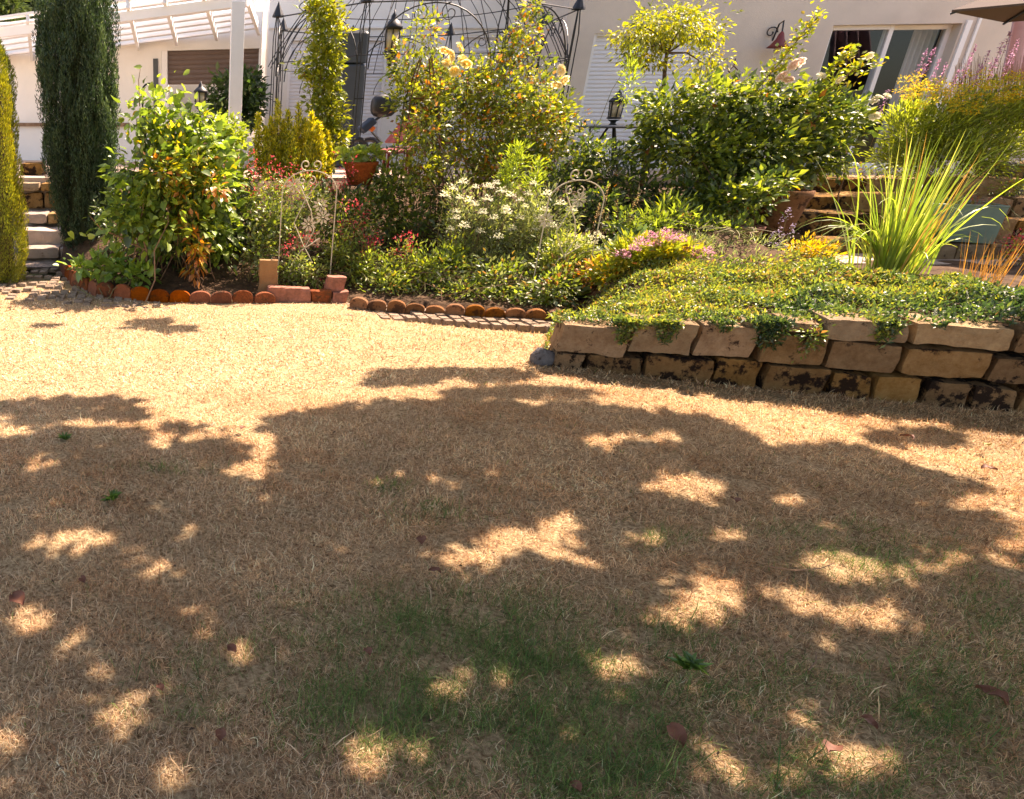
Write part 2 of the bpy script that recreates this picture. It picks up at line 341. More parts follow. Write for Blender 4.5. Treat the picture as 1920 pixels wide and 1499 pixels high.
def rough_block(mb, fn, a0, a1, z0, z1, o0, o1, rng, amp=.012, rnd=.035, seg=.045):
    """rounded irregular stone between a (along), z, o (out); fn(a,z,o)->point"""
    na = max(4, int((a1 - a0) / seg)); nz = max(4, int((z1 - z0) / seg)); no = max(3, int(abs(o1 - o0) / .07))
    A, Z, O = (a1 - a0) / 2, (z1 - z0) / 2, (o1 - o0) / 2; ca, cz, co = (a0 + a1) / 2, (z0 + z1) / 2, (o0 + o1) / 2
    ph = rng.random(9) * 7; sk = (rng.random(4) - .5)
    def pt(a, z, o):
        # rounded box
        r = min(rnd, A * .6, Z * .6); p = np.array((a * A, z * Z, o * O)); q = np.clip(p, -(np.array((A, Z, abs(O))) - r), np.array((A, Z, abs(O))) - r); d = p - q; l = np.linalg.norm(d)
        if l > r: p = q + d / l * r
        w = 14.
        n = amp * (math.sin(w * p[0] + ph[0] + 5 * p[1]) * math.sin(w * 1.6 * p[1] + ph[1]) + .6 * math.sin(2.3 * w * p[0] + ph[2]) * math.sin(3.1 * w * p[1] + ph[3] + 9 * p[2]) + .4 * math.sin(5 * w * p[0] + ph[4] + 20 * p[1]) * math.sin(4.7 * w * p[1] + ph[5]))
        k = p / np.array((A, Z, max(abs(O), .01)))
        p = p + k * n
        p[0] += sk[0] * .022 * k[1]; p[1] += sk[1] * .012 * k[0]
        return fn(ca + p[0], cz + p[1], co + p[2])
    for (f, s1, s2, n1, n2) in ((0, 1, 2, nz, no), (1, 0, 2, na, no), (2, 0, 1, na, nz)):
        for sg in (-1, 1):
            vs = []
            for j in range(n2 + 1):
                for i in range(n1 + 1):
                    c = [0, 0, 0]; c[f] = sg; c[s1] = -1 + 2 * i / n1; c[s2] = -1 + 2 * j / n2; vs.append(pt(*c))
            fs = [(j * (n1 + 1) + i, j * (n1 + 1) + i + 1, (j + 1) * (n1 + 1) + i + 1, (j + 1) * (n1 + 1) + i) for j in range(n2) for i in range(n1)]
            mb.add(vs, fs)
# ---------------------------------------------------------------- raised bed wall
stonewall = thing('stone_wall', 'low dry stacked wall of rough brown sandstone blocks holding up the raised bed', 'wall', WP.pt(0, 0))
BL = [(1048,1180,612,666,'stone'),(1183,1304,605,664,'stone_pale'),(1307,1421,611,671,'stone'),(1398,1474,607,626,'stone_pale'),(1477,1545,606,627,'stone'),(1425,1549,629,684,'stone'),
 (1547,1706,601,642,'stone_pale'),(1712,1902,611,653,'stone_pale'),(1552,1690,644,698,'stone'),(1692,1857,657,709,'stone'),(1858,1990,676,724,'stone_dark'),(1908,2060,618,668,'stone'),
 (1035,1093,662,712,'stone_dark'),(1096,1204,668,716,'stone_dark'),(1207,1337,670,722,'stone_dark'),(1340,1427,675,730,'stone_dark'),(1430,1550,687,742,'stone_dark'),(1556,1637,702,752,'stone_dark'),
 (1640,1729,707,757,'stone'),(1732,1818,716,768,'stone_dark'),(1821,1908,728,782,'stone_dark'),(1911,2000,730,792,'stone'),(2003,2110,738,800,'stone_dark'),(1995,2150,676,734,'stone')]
for i, (x0, x1, y0, y1, mm) in enumerate(BL):
    xm, ym = (x0 + x1) / 2, (y0 + y1) / 2
    a0 = WP.hit(x0, ym)[0]; a1 = WP.hit(x1, ym)[0]; z1 = WP.hit(xm, y0)[1]; z0 = WP.hit(xm, y1)[1]
    rg = np.random.default_rng(50 + i); mb = MB(); pr = rg.random() * .03
    rough_block(mb, WP.pt, a0 + .004, a1 - .004, z0 + .002, z1 - .002, -.26, .0 + pr - .015, rg, .005, .012, .025)
    mb.build('block', M[mm], stonewall, smooth=True)
for row, (z0, z1, st) in enumerate([(-.04, .16, 2.985), (.165, .36, 3.0), (.365, .56, 2.73)]):
    a = st; k = 0
    while a < 6.2:
        rg = np.random.default_rng(500 + row * 20 + k); w_ = .36 + .22 * rg.random(); mb = MB(); rough_block(mb, WP.pt, a + .004, a + w_ - .004, z0, z1 - .005, -.26, -.01, rg, .005, .012, .03)
        mb.build('block', M[('stone_dark', 'stone', 'stone_pale')[(row + k) % 3]], stonewall, smooth=True); a += w_; k += 1
def boulder(name, label, c, r, mm, seed, cat='stone', parent=None, group=None):
    rg = np.random.default_rng(seed); ph = rg.random(6) * 6; n = 18; m_ = 12; vs = []; c = Vector(c)
    def f(u, v):
        th = u * 2 * math.pi; ph_ = v * math.pi; d = Vector((math.cos(th) * math.sin(ph_), math.sin(th) * math.sin(ph_), -math.cos(ph_)))
        s = 1 + .13 * math.sin(3 * d.x + ph[0]) * math.cos(2.4 * d.y + ph[1]) + .07 * math.sin(6 * d.x + ph[2] + 3 * d.z) + .05 * math.sin(9 * d.y + ph[3])
        q = Vector([math.copysign(abs(t_) ** .8, t_) for t_ in d])
        return (c.x + q.x * r[0] * s, c.y + q.y * r[1] * s, c.z + q.z * r[2] * s)
    mb = MB(); mb.grid(f, n, m_); o = mb.build(name, M[mm], None, smooth=True)
    o.data.transform(Matrix.Translation(-c)); o.location = c
    return tag(o, label, cat, group)
p = G(1013, 684); boulder('field_stone', 'blue-grey rounded stone on the lawn at the left foot of the bed wall', (p.x + .03, p.y, .04), (.09, .08, .07), 'stone_grey', 1)
p = G(100, 478); boulder('boulder', 'wedge shaped brown boulder at the foot of the dark yew column', (p.x, p.y + .1, .1), (.14, .14, .17), 'stone', 2)
# ================================================================ HOUSE
HP0 = P(1068, 10, 11.2); HP = VP(HP0, R(-8))
MIDP = VP(P(500, 10, 12.6), R(0)); LW = VP(P(492, 60, 12.75), R(-16))
def wall_open(mb, pl, a0, a1, z0, z1, th, opens):
    As = sorted({a0, a1, *[o[0] for o in opens], *[o[1] for o in opens]}); Zs = sorted({z0, z1, *[o[2] for o in opens], *[o[3] for o in opens]})
    for x0, x1 in zip(As, As[1:]):
        for y0, y1 in zip(Zs, Zs[1:]):
            xm, ym = (x0 + x1) / 2, (y0 + y1) / 2
            if any(o[0] < xm < o[1] and o[2] < ym < o[3] for o in opens): continue
            mb.pbox(pl, x0, x1, y0, y1, -th, 0)
def slats(mb, pl, a0, a1, z0, z1, o, pitch=.055):
    z = z0
    while z < z1 - .005:
        h = min(pitch, z1 - z)
        b = [pl.pt(a0, z, o - .012), pl.pt(a1, z, o - .012), pl.pt(a1, z + h * .45, o), pl.pt(a0, z + h * .45, o), pl.pt(a1, z + h * .92, o - .003), pl.pt(a0, z + h * .92, o - .003), pl.pt(a1, z + h, o - .012), pl.pt(a0, z + h, o - .012)]
        mb.add(b, [(0, 1, 2, 3), (3, 2, 4, 5), (5, 4, 6, 7)]); z += h
house = thing('house', 'single-storey house with pinkish beige walls and white roller shutters above the garden', 'house', HP.pt(2, TZ))
def span(pl, x0, x1, y0, y1):
    a0, _ = pl.hit(x0, (y0 + y1) / 2); a1, _ = pl.hit(x1, (y0 + y1) / 2); _, z1 = pl.hit((x0 + x1) / 2, y0); _, z0 = pl.hit((x0 + x1) / 2, y1); return a0, a1, z0, z1
sh = list(span(HP, 1098, 1320, 62, 240)); sh[2] = TZ
wn = list(span(HP, 1549, 1787, 46, 140)); wn[2] = TZ + .02
mb = MB(); wall_open(mb, HP, 0, 9.5, TZ - .03, 4.3, .3, [tuple(sh), tuple(wn)])
mb.pbox(HP, 0, 9.5, TZ - .03, 4.3, -6, -3.2); mb.pbox(HP, 0, .28, TZ - .03, 4.3, -3.2, -.302)
mb.pbox(HP, 9.2, 9.5, TZ - .03, 4.3, -3.2, -.302)
mb.build('wall', M['stucco'], house)
mb = MB(); mb.pbox(HP, -.3, 9.9, 4.31, 4.5, -6.3, .12); mb.build('roof', M['brownshut'], house)
mb = MB(); slats(mb, HP, sh[0] + .04, sh[1] - .04, sh[2], sh[3] - .02, -.06); s1 = mb.build('roller_shutter', M['shutter'], house)
mb = MB(); mb.pbox(HP, sh[0], sh[0] + .04, sh[2], sh[3], -.1, -.02); mb.pbox(HP, sh[1] - .04, sh[1], sh[2], sh[3], -.1, -.02); mb.pbox(HP, sh[0] + .04, sh[1] - .04, sh[3] - .025, sh[3], -.1, -.02)
mb.pbox(HP, sh[0] + .04, sh[1] - .04, sh[2], sh[3] - .03, -.2, -.12); mb.build('frame', M['white'], s1)
# glazed terrace door
a0, a1, z0, z1 = wn; am = a0 + (a1 - a0) * .50
dr = MB(); fw = .055
for (p0, p1, o) in ((a0, am + .03, -.07), (am - .02, a1, -.14)):
    dr.pbox(HP, p0, p0 + fw, z0, z1, o - .05, o); dr.pbox(HP, p1 - fw, p1, z0, z1, o - .05, o)
    dr.pbox(HP, p0 + fw, p1 - fw, z1 - fw, z1, o - .05, o - .001); dr.pbox(HP, p0 + fw, p1 - fw, z0, z0 + .08, o - .05, o - .001)
door = dr.build('terrace_door', M['white'], house, bevel=.004)
for (p0, p1, o) in ((a0, am + .03, -.07), (am - .02, a1, -.14)):
    mb = MB(); mb.add([HP.pt(p0 + fw, z0 + .08, o - .025), HP.pt(p1 - fw, z0 + .08, o - .025), HP.pt(p1 - fw, z1 - fw, o - .025), HP.pt(p0 + fw, z1 - fw, o - .025)], [(0, 1, 2, 3)]); mb.build('pane', M['glass'], door)
mb = MB(); mb.grid(lambda u, v: tuple(HP.pt(am + .52 + .28 * u, z0 + (z1 - z0) * v, -.42 + .04 * math.sin(u * 26))), 24, 2); mb.build('curtain', M['curtain'], house, smooth=True)
mb = MB(); mb.pbox(HP, .3, 9.1, TZ, 4.2, -3.19, -3.1); mb.pbox(HP, .3, 9.1, 3.6, 3.65, -3.1, -.31); mb.build('inner_wall', M['inside'], house)
mb = MB(); mb.pbox(HP, a1 + .03, a1 + .09, TZ, z1 + .03, .002, .03); mb.pbox(HP, a1 + .16, a1 + .19, TZ, 4.3, .002, .03); mb.build('trim', M['white'], house)
# middle wing
md1 = list(span(MIDP, 540, 724, 72, 200)); md2 = list(span(MIDP, 850, 1040, 66, 200)); md1[2] = md2[2] = TZ
rgt = 7.3
mb = MB(); wall_open(mb, MIDP, .05, rgt, TZ - .03, 4.2, .3, [tuple(md1), tuple(md2)]); mb.pbox(MIDP, .05, rgt, TZ - .03, 4.2, -5, -2.5)
zt = MIDP.hit(760, 50)[1]; mb.pbox(MIDP, .05, rgt, zt - .03, zt, 0, .03)
mb.build('wall', M['plaster'], house)
for q in (md1, md2):
    mb = MB(); slats(mb, MIDP, q[0] + .04, q[1] - .04, q[2], q[3] - .02, -.06); s1 = mb.build('roller_shutter', M['shutter'], house)
    mb = MB(); mb.pbox(MIDP, q[0], q[0] + .04, q[2], q[3], -.1, -.01); mb.pbox(MIDP, q[1] - .04, q[1], q[2], q[3], -.1, -.01); mb.pbox(MIDP, q[0] + .04, q[1] - .04, q[3] - .03, q[3], -.1, -.01)
    mb.pbox(MIDP, q[0] + .04, q[1] - .04, q[2], q[3] - .04, -.2, -.12); mb.build('frame', M['white'], s1)
# left wing
wing = thing('house_wing', 'low white house wing with half closed brown roller shutter behind the white pergola', 'house', LW.pt(-3, TZ))
lo = list(span(LW, 303, 486, 93, 240)); lo[2] = TZ + .35
mb = MB(); wall_open(mb, LW, -9.5, -.02, TZ - .03, 3.25, .3, [tuple(lo)]); mb.pbox(LW, -9.5, .0, TZ - .03, 3.25, -4, -3.5); mb.build('wall', M['plaster'], wing)
sb = LW.hit(395, 158)[1]
mb = MB(); slats(mb, LW, lo[0] + .1, lo[1] - .03, sb, lo[3], -.05, .075); mb.build('roller_shutter', M['brownshut'], wing)
mb = MB(); mb.pbox(LW, lo[0], lo[0] + .1, lo[2], lo[3], -.12, -.01); mb.pbox(LW, lo[1] - .03, lo[1], lo[2], lo[3], -.12, -.01); mb.pbox(LW, lo[0] + .1, lo[1] - .03, lo[2], lo[2] + .06, -.12, -.01)
mb.build('window_frame', M['white'], wing)
mb = MB(); mb.add([LW.pt(lo[0] + .1, lo[2] + .06, -.1), LW.pt(lo[1] - .03, lo[2] + .06, -.1), LW.pt(lo[1] - .03, sb, -.1), LW.pt(lo[0] + .1, sb, -.1)], [(0, 1, 2, 3)]); mb.build('pane', M['glass'], wing)
mb = MB(); mb.pbox(LW, lo[0] - .14, lo[0] - .06, TZ + .4, lo[3] - .12, .002, .03); mb.build('downpipe', M['grey'], wing)
mb = MB(); mb.pbox(LW, -9.5, 0, TZ, 3.2, -.8, -.75); mb.build('inner_wall', M['curtain'], wing)
rz = LW.hit(60, 234)[1]; mb = MB(); mb.pbox(LW, -9.5, lo[0] - .6, rz - .03, rz + .03, .002, .06); mb.build('timber_rail', M['timber'], wing)
# ---------------------------------------------------------------- pergola
c00 = P(-60, 128, 14.6); c10 = P(486, 58, 12.5); c01 = P(-60, 50, 12.2); c11 = P(458, -22, 10.3)
def bil(u, v): return (c00 * (1 - u) + c10 * u) * (1 - v) + (c01 * (1 - u) + c11 * u) * v
perg = thing('pergola', 'white slatted timber pergola roof on a white post in front of the house wing', 'pergola', (c11.x, c11.y, TZ))
for k in range(8):
    v = k / 7; mb = MB(); a, b = bil(0, v), bil(1, v); mb.beam(a + Vector((0, 0, .05)), b + Vector((0, 0, .05)), .16, .03); mb.build('slat', M['white'], perg)
for k in range(9):
    u = k / 8; mb = MB(); mb.beam(bil(u, 0) - Vector((0, 0, .02)), bil(u, 1.04) - Vector((0, 0, .02)), .05, .10); mb.build('rafter', M['white'], perg)
mb = MB(); mb.beam(bil(0, .97) - Vector((0, 0, .13)), bil(1.01, .97) - Vector((0, 0, .13)), .08, .12); mb.build('beam', M['white'], perg)
pt_ = P(447, 10, 10.3); mb = MB(); mb.box(pt_.x - .085, pt_.x + .085, 10.27, 10.44, TZ - .03, c11.z - .15); mb.build('post', M['white'], perg, bevel=.006)

# ================================================================ METALWORK AND TERRACE THINGS
def arc(c, r, a0, a1, n, ax=(1, 0, 0), ay=(0, 0, 1)):
    ax, ay, c = Vector(ax), Vector(ay), Vector(c)
    return [c + ax * (r * math.cos(a0 + (a1 - a0) * i / n)) + ay * (r * math.sin(a0 + (a1 - a0) * i / n)) for i in range(n + 1)]
def spiral(c, r0, turns, a0, n=24, ax=(1, 0, 0), ay=(0, 0, 1), sg=1):
    ax, ay, c = Vector(ax), Vector(ay), Vector(c)
    return [c + ax * (r0 * (1 - .8 * i / n) * math.cos(a0 + sg * turns * 6.283 * i / n)) + ay * (r0 * (1 - .8 * i / n) * math.sin(a0 + sg * turns * 6.283 * i / n)) for i in range(n + 1)]
gc = P(772, 100, 10.3); GX, GY, GR = gc.x, 10.3, 1.88; GE = 2.82; GM = 2.30
gaz = thing('gazebo', 'black wrought iron wire gazebo with domed cage roof standing before the white shutters', 'gazebo', (GX, GY, TZ))
NP = 8; A0 = R(12)
for k in range(NP):
    a = A0 + k * 2 * math.pi / NP; rd = Vector((math.cos(a), math.sin(a), 0)); tg = Vector((-rd.y, rd.x, 0)); b = Vector((GX, GY, TZ)) + rd * GR
    mb = MB()
    for s in (-.055, .055, 0):
        o = tg * s + (rd * .05 if s == 0 else Vector((0, 0, 0)))
        mb.tube([b + o, b + o + Vector((0, 0, GE - TZ - .25)), b + o * .4 + Vector((0, 0, GE - TZ))], .007, 5)
    mb.tube([b - tg * .055 + Vector((0, 0, .9)), b + tg * .055 + Vector((0, 0, .9))], .006, 5)
    post = mb.build('post', M['iron'], gaz)
    mb = MB(); mb.lathe(b + Vector((0, 0, GE - TZ)), [(.075, 0), (.07, .02), (.012, .15), (.004, .17)], 10); mb.build('finial', M['iron'], post)
    # arch panel to the next post
    a2 = A0 + (k + 1) * 2 * math.pi / NP; b2 = Vector((GX + GR * math.cos(a2), GY + GR * math.sin(a2), TZ)); mid = (b + b2) / 2; ax = (b2 - b) / 2; hl = ax.length; ax = ax.normalized()
    mb = MB(); mb.tube(arc(mid + Vector((0, 0, GM - TZ - .15)), hl - .07, math.pi, 0, 18, ax), .008, 5)
    mb.tube([b + Vector((0, 0, GE - TZ)), b2 + Vector((0, 0, GE - TZ))], .008, 5); mb.tube([b + Vector((0, 0, GM - TZ)), b2 + Vector((0, 0, GM - TZ))], .006, 5)
    for s in (-1, 1):
        mb.tube(spiral(mid + ax * s * .16 + Vector((0, 0, GE - TZ - .12)), .1, 1.2, R(90), 20, ax, (0, 0, 1), s), .006, 5)
    if k not in (4, 5): mb.tube(arc(mid + Vector((0, 0, 2.0 - TZ)), hl * .45, math.pi, 0, 12, ax), .006, 5)
    mb.build('arch_panel', M['iron'], gaz)
for k in range(40):
    a = k * 2 * math.pi / 40; rd = Vector((math.cos(a), math.sin(a), 0)); c = Vector((GX, GY, 0)); mb = MB(); pts = []
    for i in range(15):
        s = i / 14; r = GR * (1 - s) ** .9 * (1.0 + .07 * math.sin(s * 6.28)); z = GM + (GE - GM) * min(1, s * 3.2) + 1.0 * s ** 1.15 - .10 * math.sin(s * 6.28)
        pts.append(c + rd * max(r, .03) + Vector((0, 0, z)))
    mb.tube(pts, .0055, 4); mb.build('dome_rib', M['iron'], gaz)
for (f, z) in ((.80, 3.02), (.52, 3.25)):
    mb = MB(); mb.tube(arc((GX, GY, z), GR * f, 0, 6.283, 48, (1, 0, 0), (0, 1, 0)), .007, 5); mb.build('dome_ring', M['iron'], gaz)
def lantern(name, label, c, h, r, hook=None, cat='lantern', tail=True):
    """c = base point of the body; h body height"""
    t_ = thing(name, label, cat, c); c = Vector(c)
    mb = MB(); mb.lathe(c + Vector((0, 0, h * .62)), [(r * 1.05, 0), (r * 1.0, h * .05), (r * .62, h * .15), (r * .35, h * .2), (r * .3, h * .27), (r * .1, h * .32), (r * .06, h * .38)], 12); mb.build('cap', M['iron'], t_, smooth=True)
    mb = MB()
    for k in range(6):
        a = k * math.pi / 3 + .3; d = Vector((math.cos(a), math.sin(a), 0)); mb.beam(c + d * r * .7 + Vector((0, 0, h * .18)), c + d * r * .85 + Vector((0, 0, h * .62)), .012, .012)
    mb.lathe(c + Vector((0, 0, h * .13)), [(r * .7, 0), (r * .95, h * .03), (r * .72, h * .06)], 12)
    mb.build('cage', M['iron'], t_)
    mb = MB(); mb.lathe(c + Vector((0, 0, h * .18)), [(r * .6, 0), (r * .74, h * .43)], 12); mb.build('glass', M['glasslamp'], t_, smooth=True)
    mb = MB()
    if tail: mb.lathe(c - Vector((0, 0, h * .22)), [(.004, 0), (r * .12, h * .1), (r * .25, h * .14), (r * .2, h * .2), (r * .8, h * .35)], 12)
    else: mb.lathe(c - Vector((0, 0, .02)), [(r * .5, 0), (r * .3, h * .06), (r * .35, h * .1), (r * .75, h * .16)], 12)
    mb.build('base', M['iron'], t_, smooth=True)
    if hook: mb = MB(); mb.tube([c + Vector((0, 0, h)), Vector(hook)], .004, 4); mb.build('chain', M['iron'], t_)
    return t_
lt = P(731, 114, 9.0); lantern('hanging_lantern', 'black oriental lantern with pointed bottom hanging inside the iron gazebo', lt, .52, .105, (lt.x + .02, lt.y, 3.15))
lp = P(376, 208, 9.6); post_l = lantern('post_lantern', 'black lantern with conical cap on a thin post above the leafy climbing plant', lp, .34, .09, tail=False)
mb = MB(); mb.tube([(lp.x, lp.y, TZ - .4), (lp.x, lp.y, lp.z)], .012, 6); mb.build('pole', M['iron'], post_l)
lp = P(1149, 232, 10.0); pl2 = lantern('table_lantern', 'small amber glass lantern standing on a round garden table before the shutter', lp, .42, .1, tail=False)
tb = thing('garden_table', 'round dark topped garden table under the amber lantern', 'table', (lp.x, lp.y, TZ))
mb = MB(); mb.lathe((lp.x, lp.y, lp.z - .055), [(.40, 0), (.42, .015), (.40, .03)], 28); mb.build('tabletop', M['grey'], tb)
for k in range(3):
    a = k * 2.09 + .4; mb = MB(); mb.tube([(lp.x + .05 * math.cos(a), lp.y + .05 * math.sin(a), lp.z - .055), (lp.x + .3 * math.cos(a), lp.y + .3 * math.sin(a), TZ)], .015, 6); mb.build('leg', M['iron'], tb)
# shepherd hook
hb = P(268, 240, 9.3); hk = thing('shepherd_hook', 'dark metal shepherd hook rising from the leafy climbing plant', 'hook', (hb.x, hb.y, TZ - .4)); mb = MB()
htop = P(268, 172, 9.3).z; mb.tube([(hb.x, hb.y, TZ - .5), (hb.x, hb.y, htop)] + arc((hb.x + .09, hb.y, htop), .09, math.pi, -.2, 12)[1:] + [(hb.x + .17, hb.y, htop - .3)], .012, 6); mb.build('rod', M['iron'], hk)
# rain tank
q = P(656, 62, 11.9); tk = thing('rain_tank', 'tall dark grey plastic rain tank with a lid in front of the white shutter', 'rain tank', (q.x, q.y, TZ))
wdt = 58 * mpp(656, 150, 11.9) / 2; mz = P(656, 120, 11.9).z
def rrect(mb, c, hw, hd, z0, z1, tp=1.0, n=5, rad=.06):
    pts = []
    for sx, sy, a in ((1, 1, 0), (-1, 1, 90), (-1, -1, 180), (1, -1, 270)):
        for i in range(n + 1): t_ = R(a + 90 * i / n); pts.append((sx * (hw - rad) + rad * math.cos(t_), sy * (hd - rad) + rad * math.sin(t_)))
    m_ = len(pts); lv = [(z0, 1), (z1 - rad * .5, tp), (z1, tp * .92)]
    mb.add([(c[0] + x * s, c[1] + y * s, z) for z, s in lv for x, y in pts], [(j * m_ + i, j * m_ + (i + 1) % m_, (j + 1) * m_ + (i + 1) % m_, (j + 1) * m_ + i) for j in range(2) for i in range(m_)] + [tuple(2 * m_ + i for i in range(m_))])
mb = MB(); rrect(mb, q, wdt, wdt, TZ, mz - .02); mb.build('body', M['grey'], tk, smooth=False)
mb = MB(); rrect(mb, q, wdt * 1.03, wdt * 1.03, mz, q.z, 1.0); up_ = mb.build('upper_section', M['grey'], tk)
mb = MB(); mb.box(q.x + wdt * .45, q.x + wdt * .55, q.y - wdt * 1.07, q.y - wdt * 1.0, q.z - .3, q.z - .14); mb.build('handle', M['black'], up_)
# wheeled cart
q = P(700, 250, 10.6); ct = thing('mobility_cart', 'black wheeled cart with rounded seat back and blue body beside the rain tank', 'cart', (q.x, q.y, TZ))
def ellipsoid(mb, c, r, n=16, m_=10, sq=1.0):
    c = Vector(c)
    def f(u, v):
        a = u * 6.2832; b = v * math.pi; d = (math.cos(a) * math.sin(b), math.sin(a) * math.sin(b), -math.cos(b)); d = [math.copysign(abs(t_) ** sq, t_) for t_ in d]
        return (c.x + d[0] * r[0], c.y + d[1] * r[1], c.z + d[2] * r[2])
    mb.grid(f, n, m_)
s_ = mpp(700, 220, 10.6)
mb = MB(); ellipsoid(mb, P(719, 199, 10.6), (24 * s_, .1, 20 * s_), sq=.7); mb.build('seat_back', M['black'], ct, smooth=True)
mb = MB(); mb.beam(P(700, 225, 10.6), P(676, 246, 10.6), .25, .1); mb.build('body', M['blue'], ct, bevel=.02)
mb = MB(); mb.beam(P(690, 236, 10.55), P(700, 244, 10.55), .1, .06); mb.build('reflector', M['orange'], ct)
mb = MB(); mb.tube([P(715, 218, 10.6), P(700, 228, 10.6), P(680, 250, 10.6)], .018, 6); mb.tube([P(696, 246, 10.6), P(716, 268, 10.6)], .018, 6); mb.build('frame', M['grey'], ct)
for xx in (692, 670):
    c = P(xx, 280, 10.6); mb = MB(); mb.tube(arc(c, .13, 0, 6.283, 20), .035, 8); wh = mb.build('wheel', M['black'], ct, smooth=True)
    mb = MB(); mb.tube([c - Vector((0, .03, 0)), c + Vector((0, .03, 0))], .05, 10); mb.build('hub', M['steel'], wh)
# red folding chair
q = P(755, 280, 9.9); ch = thing('garden_chair', 'red painted slatted garden chair half hidden behind the rusty obelisk', 'chair', (q.x, q.y, TZ))
zz = P(760, 278, 9.9).z
mb = MB(); mb.beam(P(742, 268, 10.0), P(786, 214, 10.15), .42, .025); mb.build('backrest', M['red'], ch)
mb = MB(); mb.beam(P(722, 286, 9.7), P(765, 278, 9.95), .42, .03); mb.build('seat', M['red'], ch)
for px_, Yq in ((722, 9.55), (765, 10.1), (730, 9.9), (772, 9.75)):
    c = P(px_, 282, Yq); mb = MB(); mb.beam(c, (c.x, c.y, TZ - .01), .03, .03); mb.build('leg', M['red'], ch)
# wall lamp
a, z = HP.hit(1444, 92); wl = thing('wall_lamp', 'rusty red bell shaped wall lamp with curled bracket on the beige house wall', 'wall lamp', HP.pt(a, z, 0))
b = HP.pt(a, z, .16); mb = MB(); mb.lathe(b, [(.13, 0), (.10, .03), (.05, .1), (.03, .17), (.01, .2)], 16); mb.build('shade', M['red'], wl, smooth=True)
mb = MB(); mb.tube([HP.pt(a, z + .1, .0), HP.pt(a, z + .3, .05), HP.pt(a, z + .33, .13), b + Vector((0, 0, .2))], .01, 6); mb.tube(spiral(HP.pt(a - .06, z + .2, .03), .08, 1.1, 0, 16, HP.d), .008, 5); mb.build('bracket', M['iron'], wl)
mb = MB(); ellipsoid(mb, b - Vector((0, 0, .03)), (.04, .04, .05)); mb.build('bulb', M['glasslamp'], wl, smooth=True)
# iron finial ornament
q = P(1375, 150, 9.2); fn = thing('garden_stake', 'thin dark iron garden stake with diamond tip above the rose bush', 'garden stake', (q.x, q.y, TZ - .3)); mb = MB(); s_ = mpp(1375, 130, 9.2)
mb.tube([(q.x, q.y, TZ - .3), (q.x, q.y, q.z)], .008, 5); mb.tube([P(1375, 146, 9.2), P(1366, 134, 9.2), P(1376, 124, 9.2), P(1385, 134, 9.2), P(1375, 146, 9.2)], .007, 5); mb.tube([P(1376, 124, 9.2), P(1379, 110, 9.2)], .006, 5); mb.build('rod', M['rust'], fn)
# parasol at the right
A_ = Vector((7.81, 8.0, 2.65)); B_ = Vector((9.22, 8.8, 2.65)); pd = Vector((.493, -.870, 0)) * 1.62; crn = [A_, B_, B_ + pd, A_ + pd]; q = sum(crn, Vector()) / 4
um = thing('parasol', 'dark brown canvas parasol reaching in from the top right', 'parasol', (q.x, q.y, .4)); top = Vector((q.x, q.y, 3.15)); mb = MB()
for k in range(4):
    a_, b_ = crn[k], crn[(k + 1) % 4]; dz = Vector((0, 0, -.02)); mb.add([top, a_, b_, top + dz, a_ + dz, b_ + dz], [(0, 1, 2), (3, 5, 4), (1, 4, 5, 2)])
    mb2 = MB(); mb2.tube([top - Vector((0, 0, .06)), a_ - Vector((0, 0, .035))], .012, 5); mb2.build('rib', M['grey'], um)
mb.build('canopy', M['canvas'], um)
mb = MB(); mb.tube([(q.x, q.y, .4), (q.x, q.y, 3.15)], .025, 8); mb.build('pole', M['grey'], um)
# pink cloth on a line
q = P(1918, 60, 9.3); cl = thing('hanging_cloth', 'pale pink cloth hanging in loose folds at the top right edge', 'cloth', q)
b0, b1, b2, b3 = P(1912, -10, 9.2), P(1990, -10, 9.2), P(1980, 150, 9.2), P(1878, 150, 9.2)
mb = MB(); mb.grid(lambda u, v: tuple((b0 * (1 - u) + b1 * u) * (1 - v) + (b3 * (1 - u) + b2 * u) * v + Vector((0, .05 * math.sin(u * 22), 0))), 30, 6); o = mb.build('fabric', M['pink'], cl, smooth=True)
so_ = o.modifiers.new('s', 'SOLIDIFY'); so_.thickness = .006
# steel handrail
hr = thing('handrail', 'thin steel handrail with one post at the top of the stone steps', 'handrail', P(1615, 300, 8.8)); mb = MB()
mb.tube([P(1520, 189, 9.0), P(1648, 190, 8.8)], .016, 8); mb.build('rail', M['steel'], hr); mb = MB(); t0 = P(1620, 190, 8.85); mb.tube([t0, (t0.x, t0.y, TZ - .3)], .014, 8); mb.build('post', M['steel'], hr)
mb = MB(); t0 = P(1530, 190, 9.0); mb.tube([t0, (t0.x, t0.y, TZ - .3)], .014, 8); mb.build('post', M['steel'], hr)

# ================================================================ STONE STEPS AND TERRACE WALLS AT RIGHT
def stone_run(th, px0, px1, py0, py1, Y, seed, depth=.5, wpx=90, mm=('stone', 'stone_dark', 'stone')):
    """one course of stones as parts of a thing: front face at depth Y"""
    rg = np.random.default_rng(seed); pl = VP((0, Y), 0); x = px0; i = 0
    while x < px1:
        wx = wpx * (.75 + .5 * rg.random()); x2 = min(x + wx, px1 + 20)
        a0, _ = pl.hit(x, (py0 + py1) / 2); a1, _ = pl.hit(x2, (py0 + py1) / 2); z1 = pl.hit((x + x2) / 2, py0)[1]; z0 = pl.hit((x + x2) / 2, py1)[1]
        mb = MB(); rough_block(mb, pl.pt, a0 + .004, a1 - .004, z0, z1 + rg.normal() * .004, -depth, .02 * rg.random(), rg, .006, .028, .06)
        mb.build('block', M[mm[i % len(mm)]], th, smooth=True); x = x2; i += 1
def tobase(z1, Y): return proj((0, Y, z1))[1]
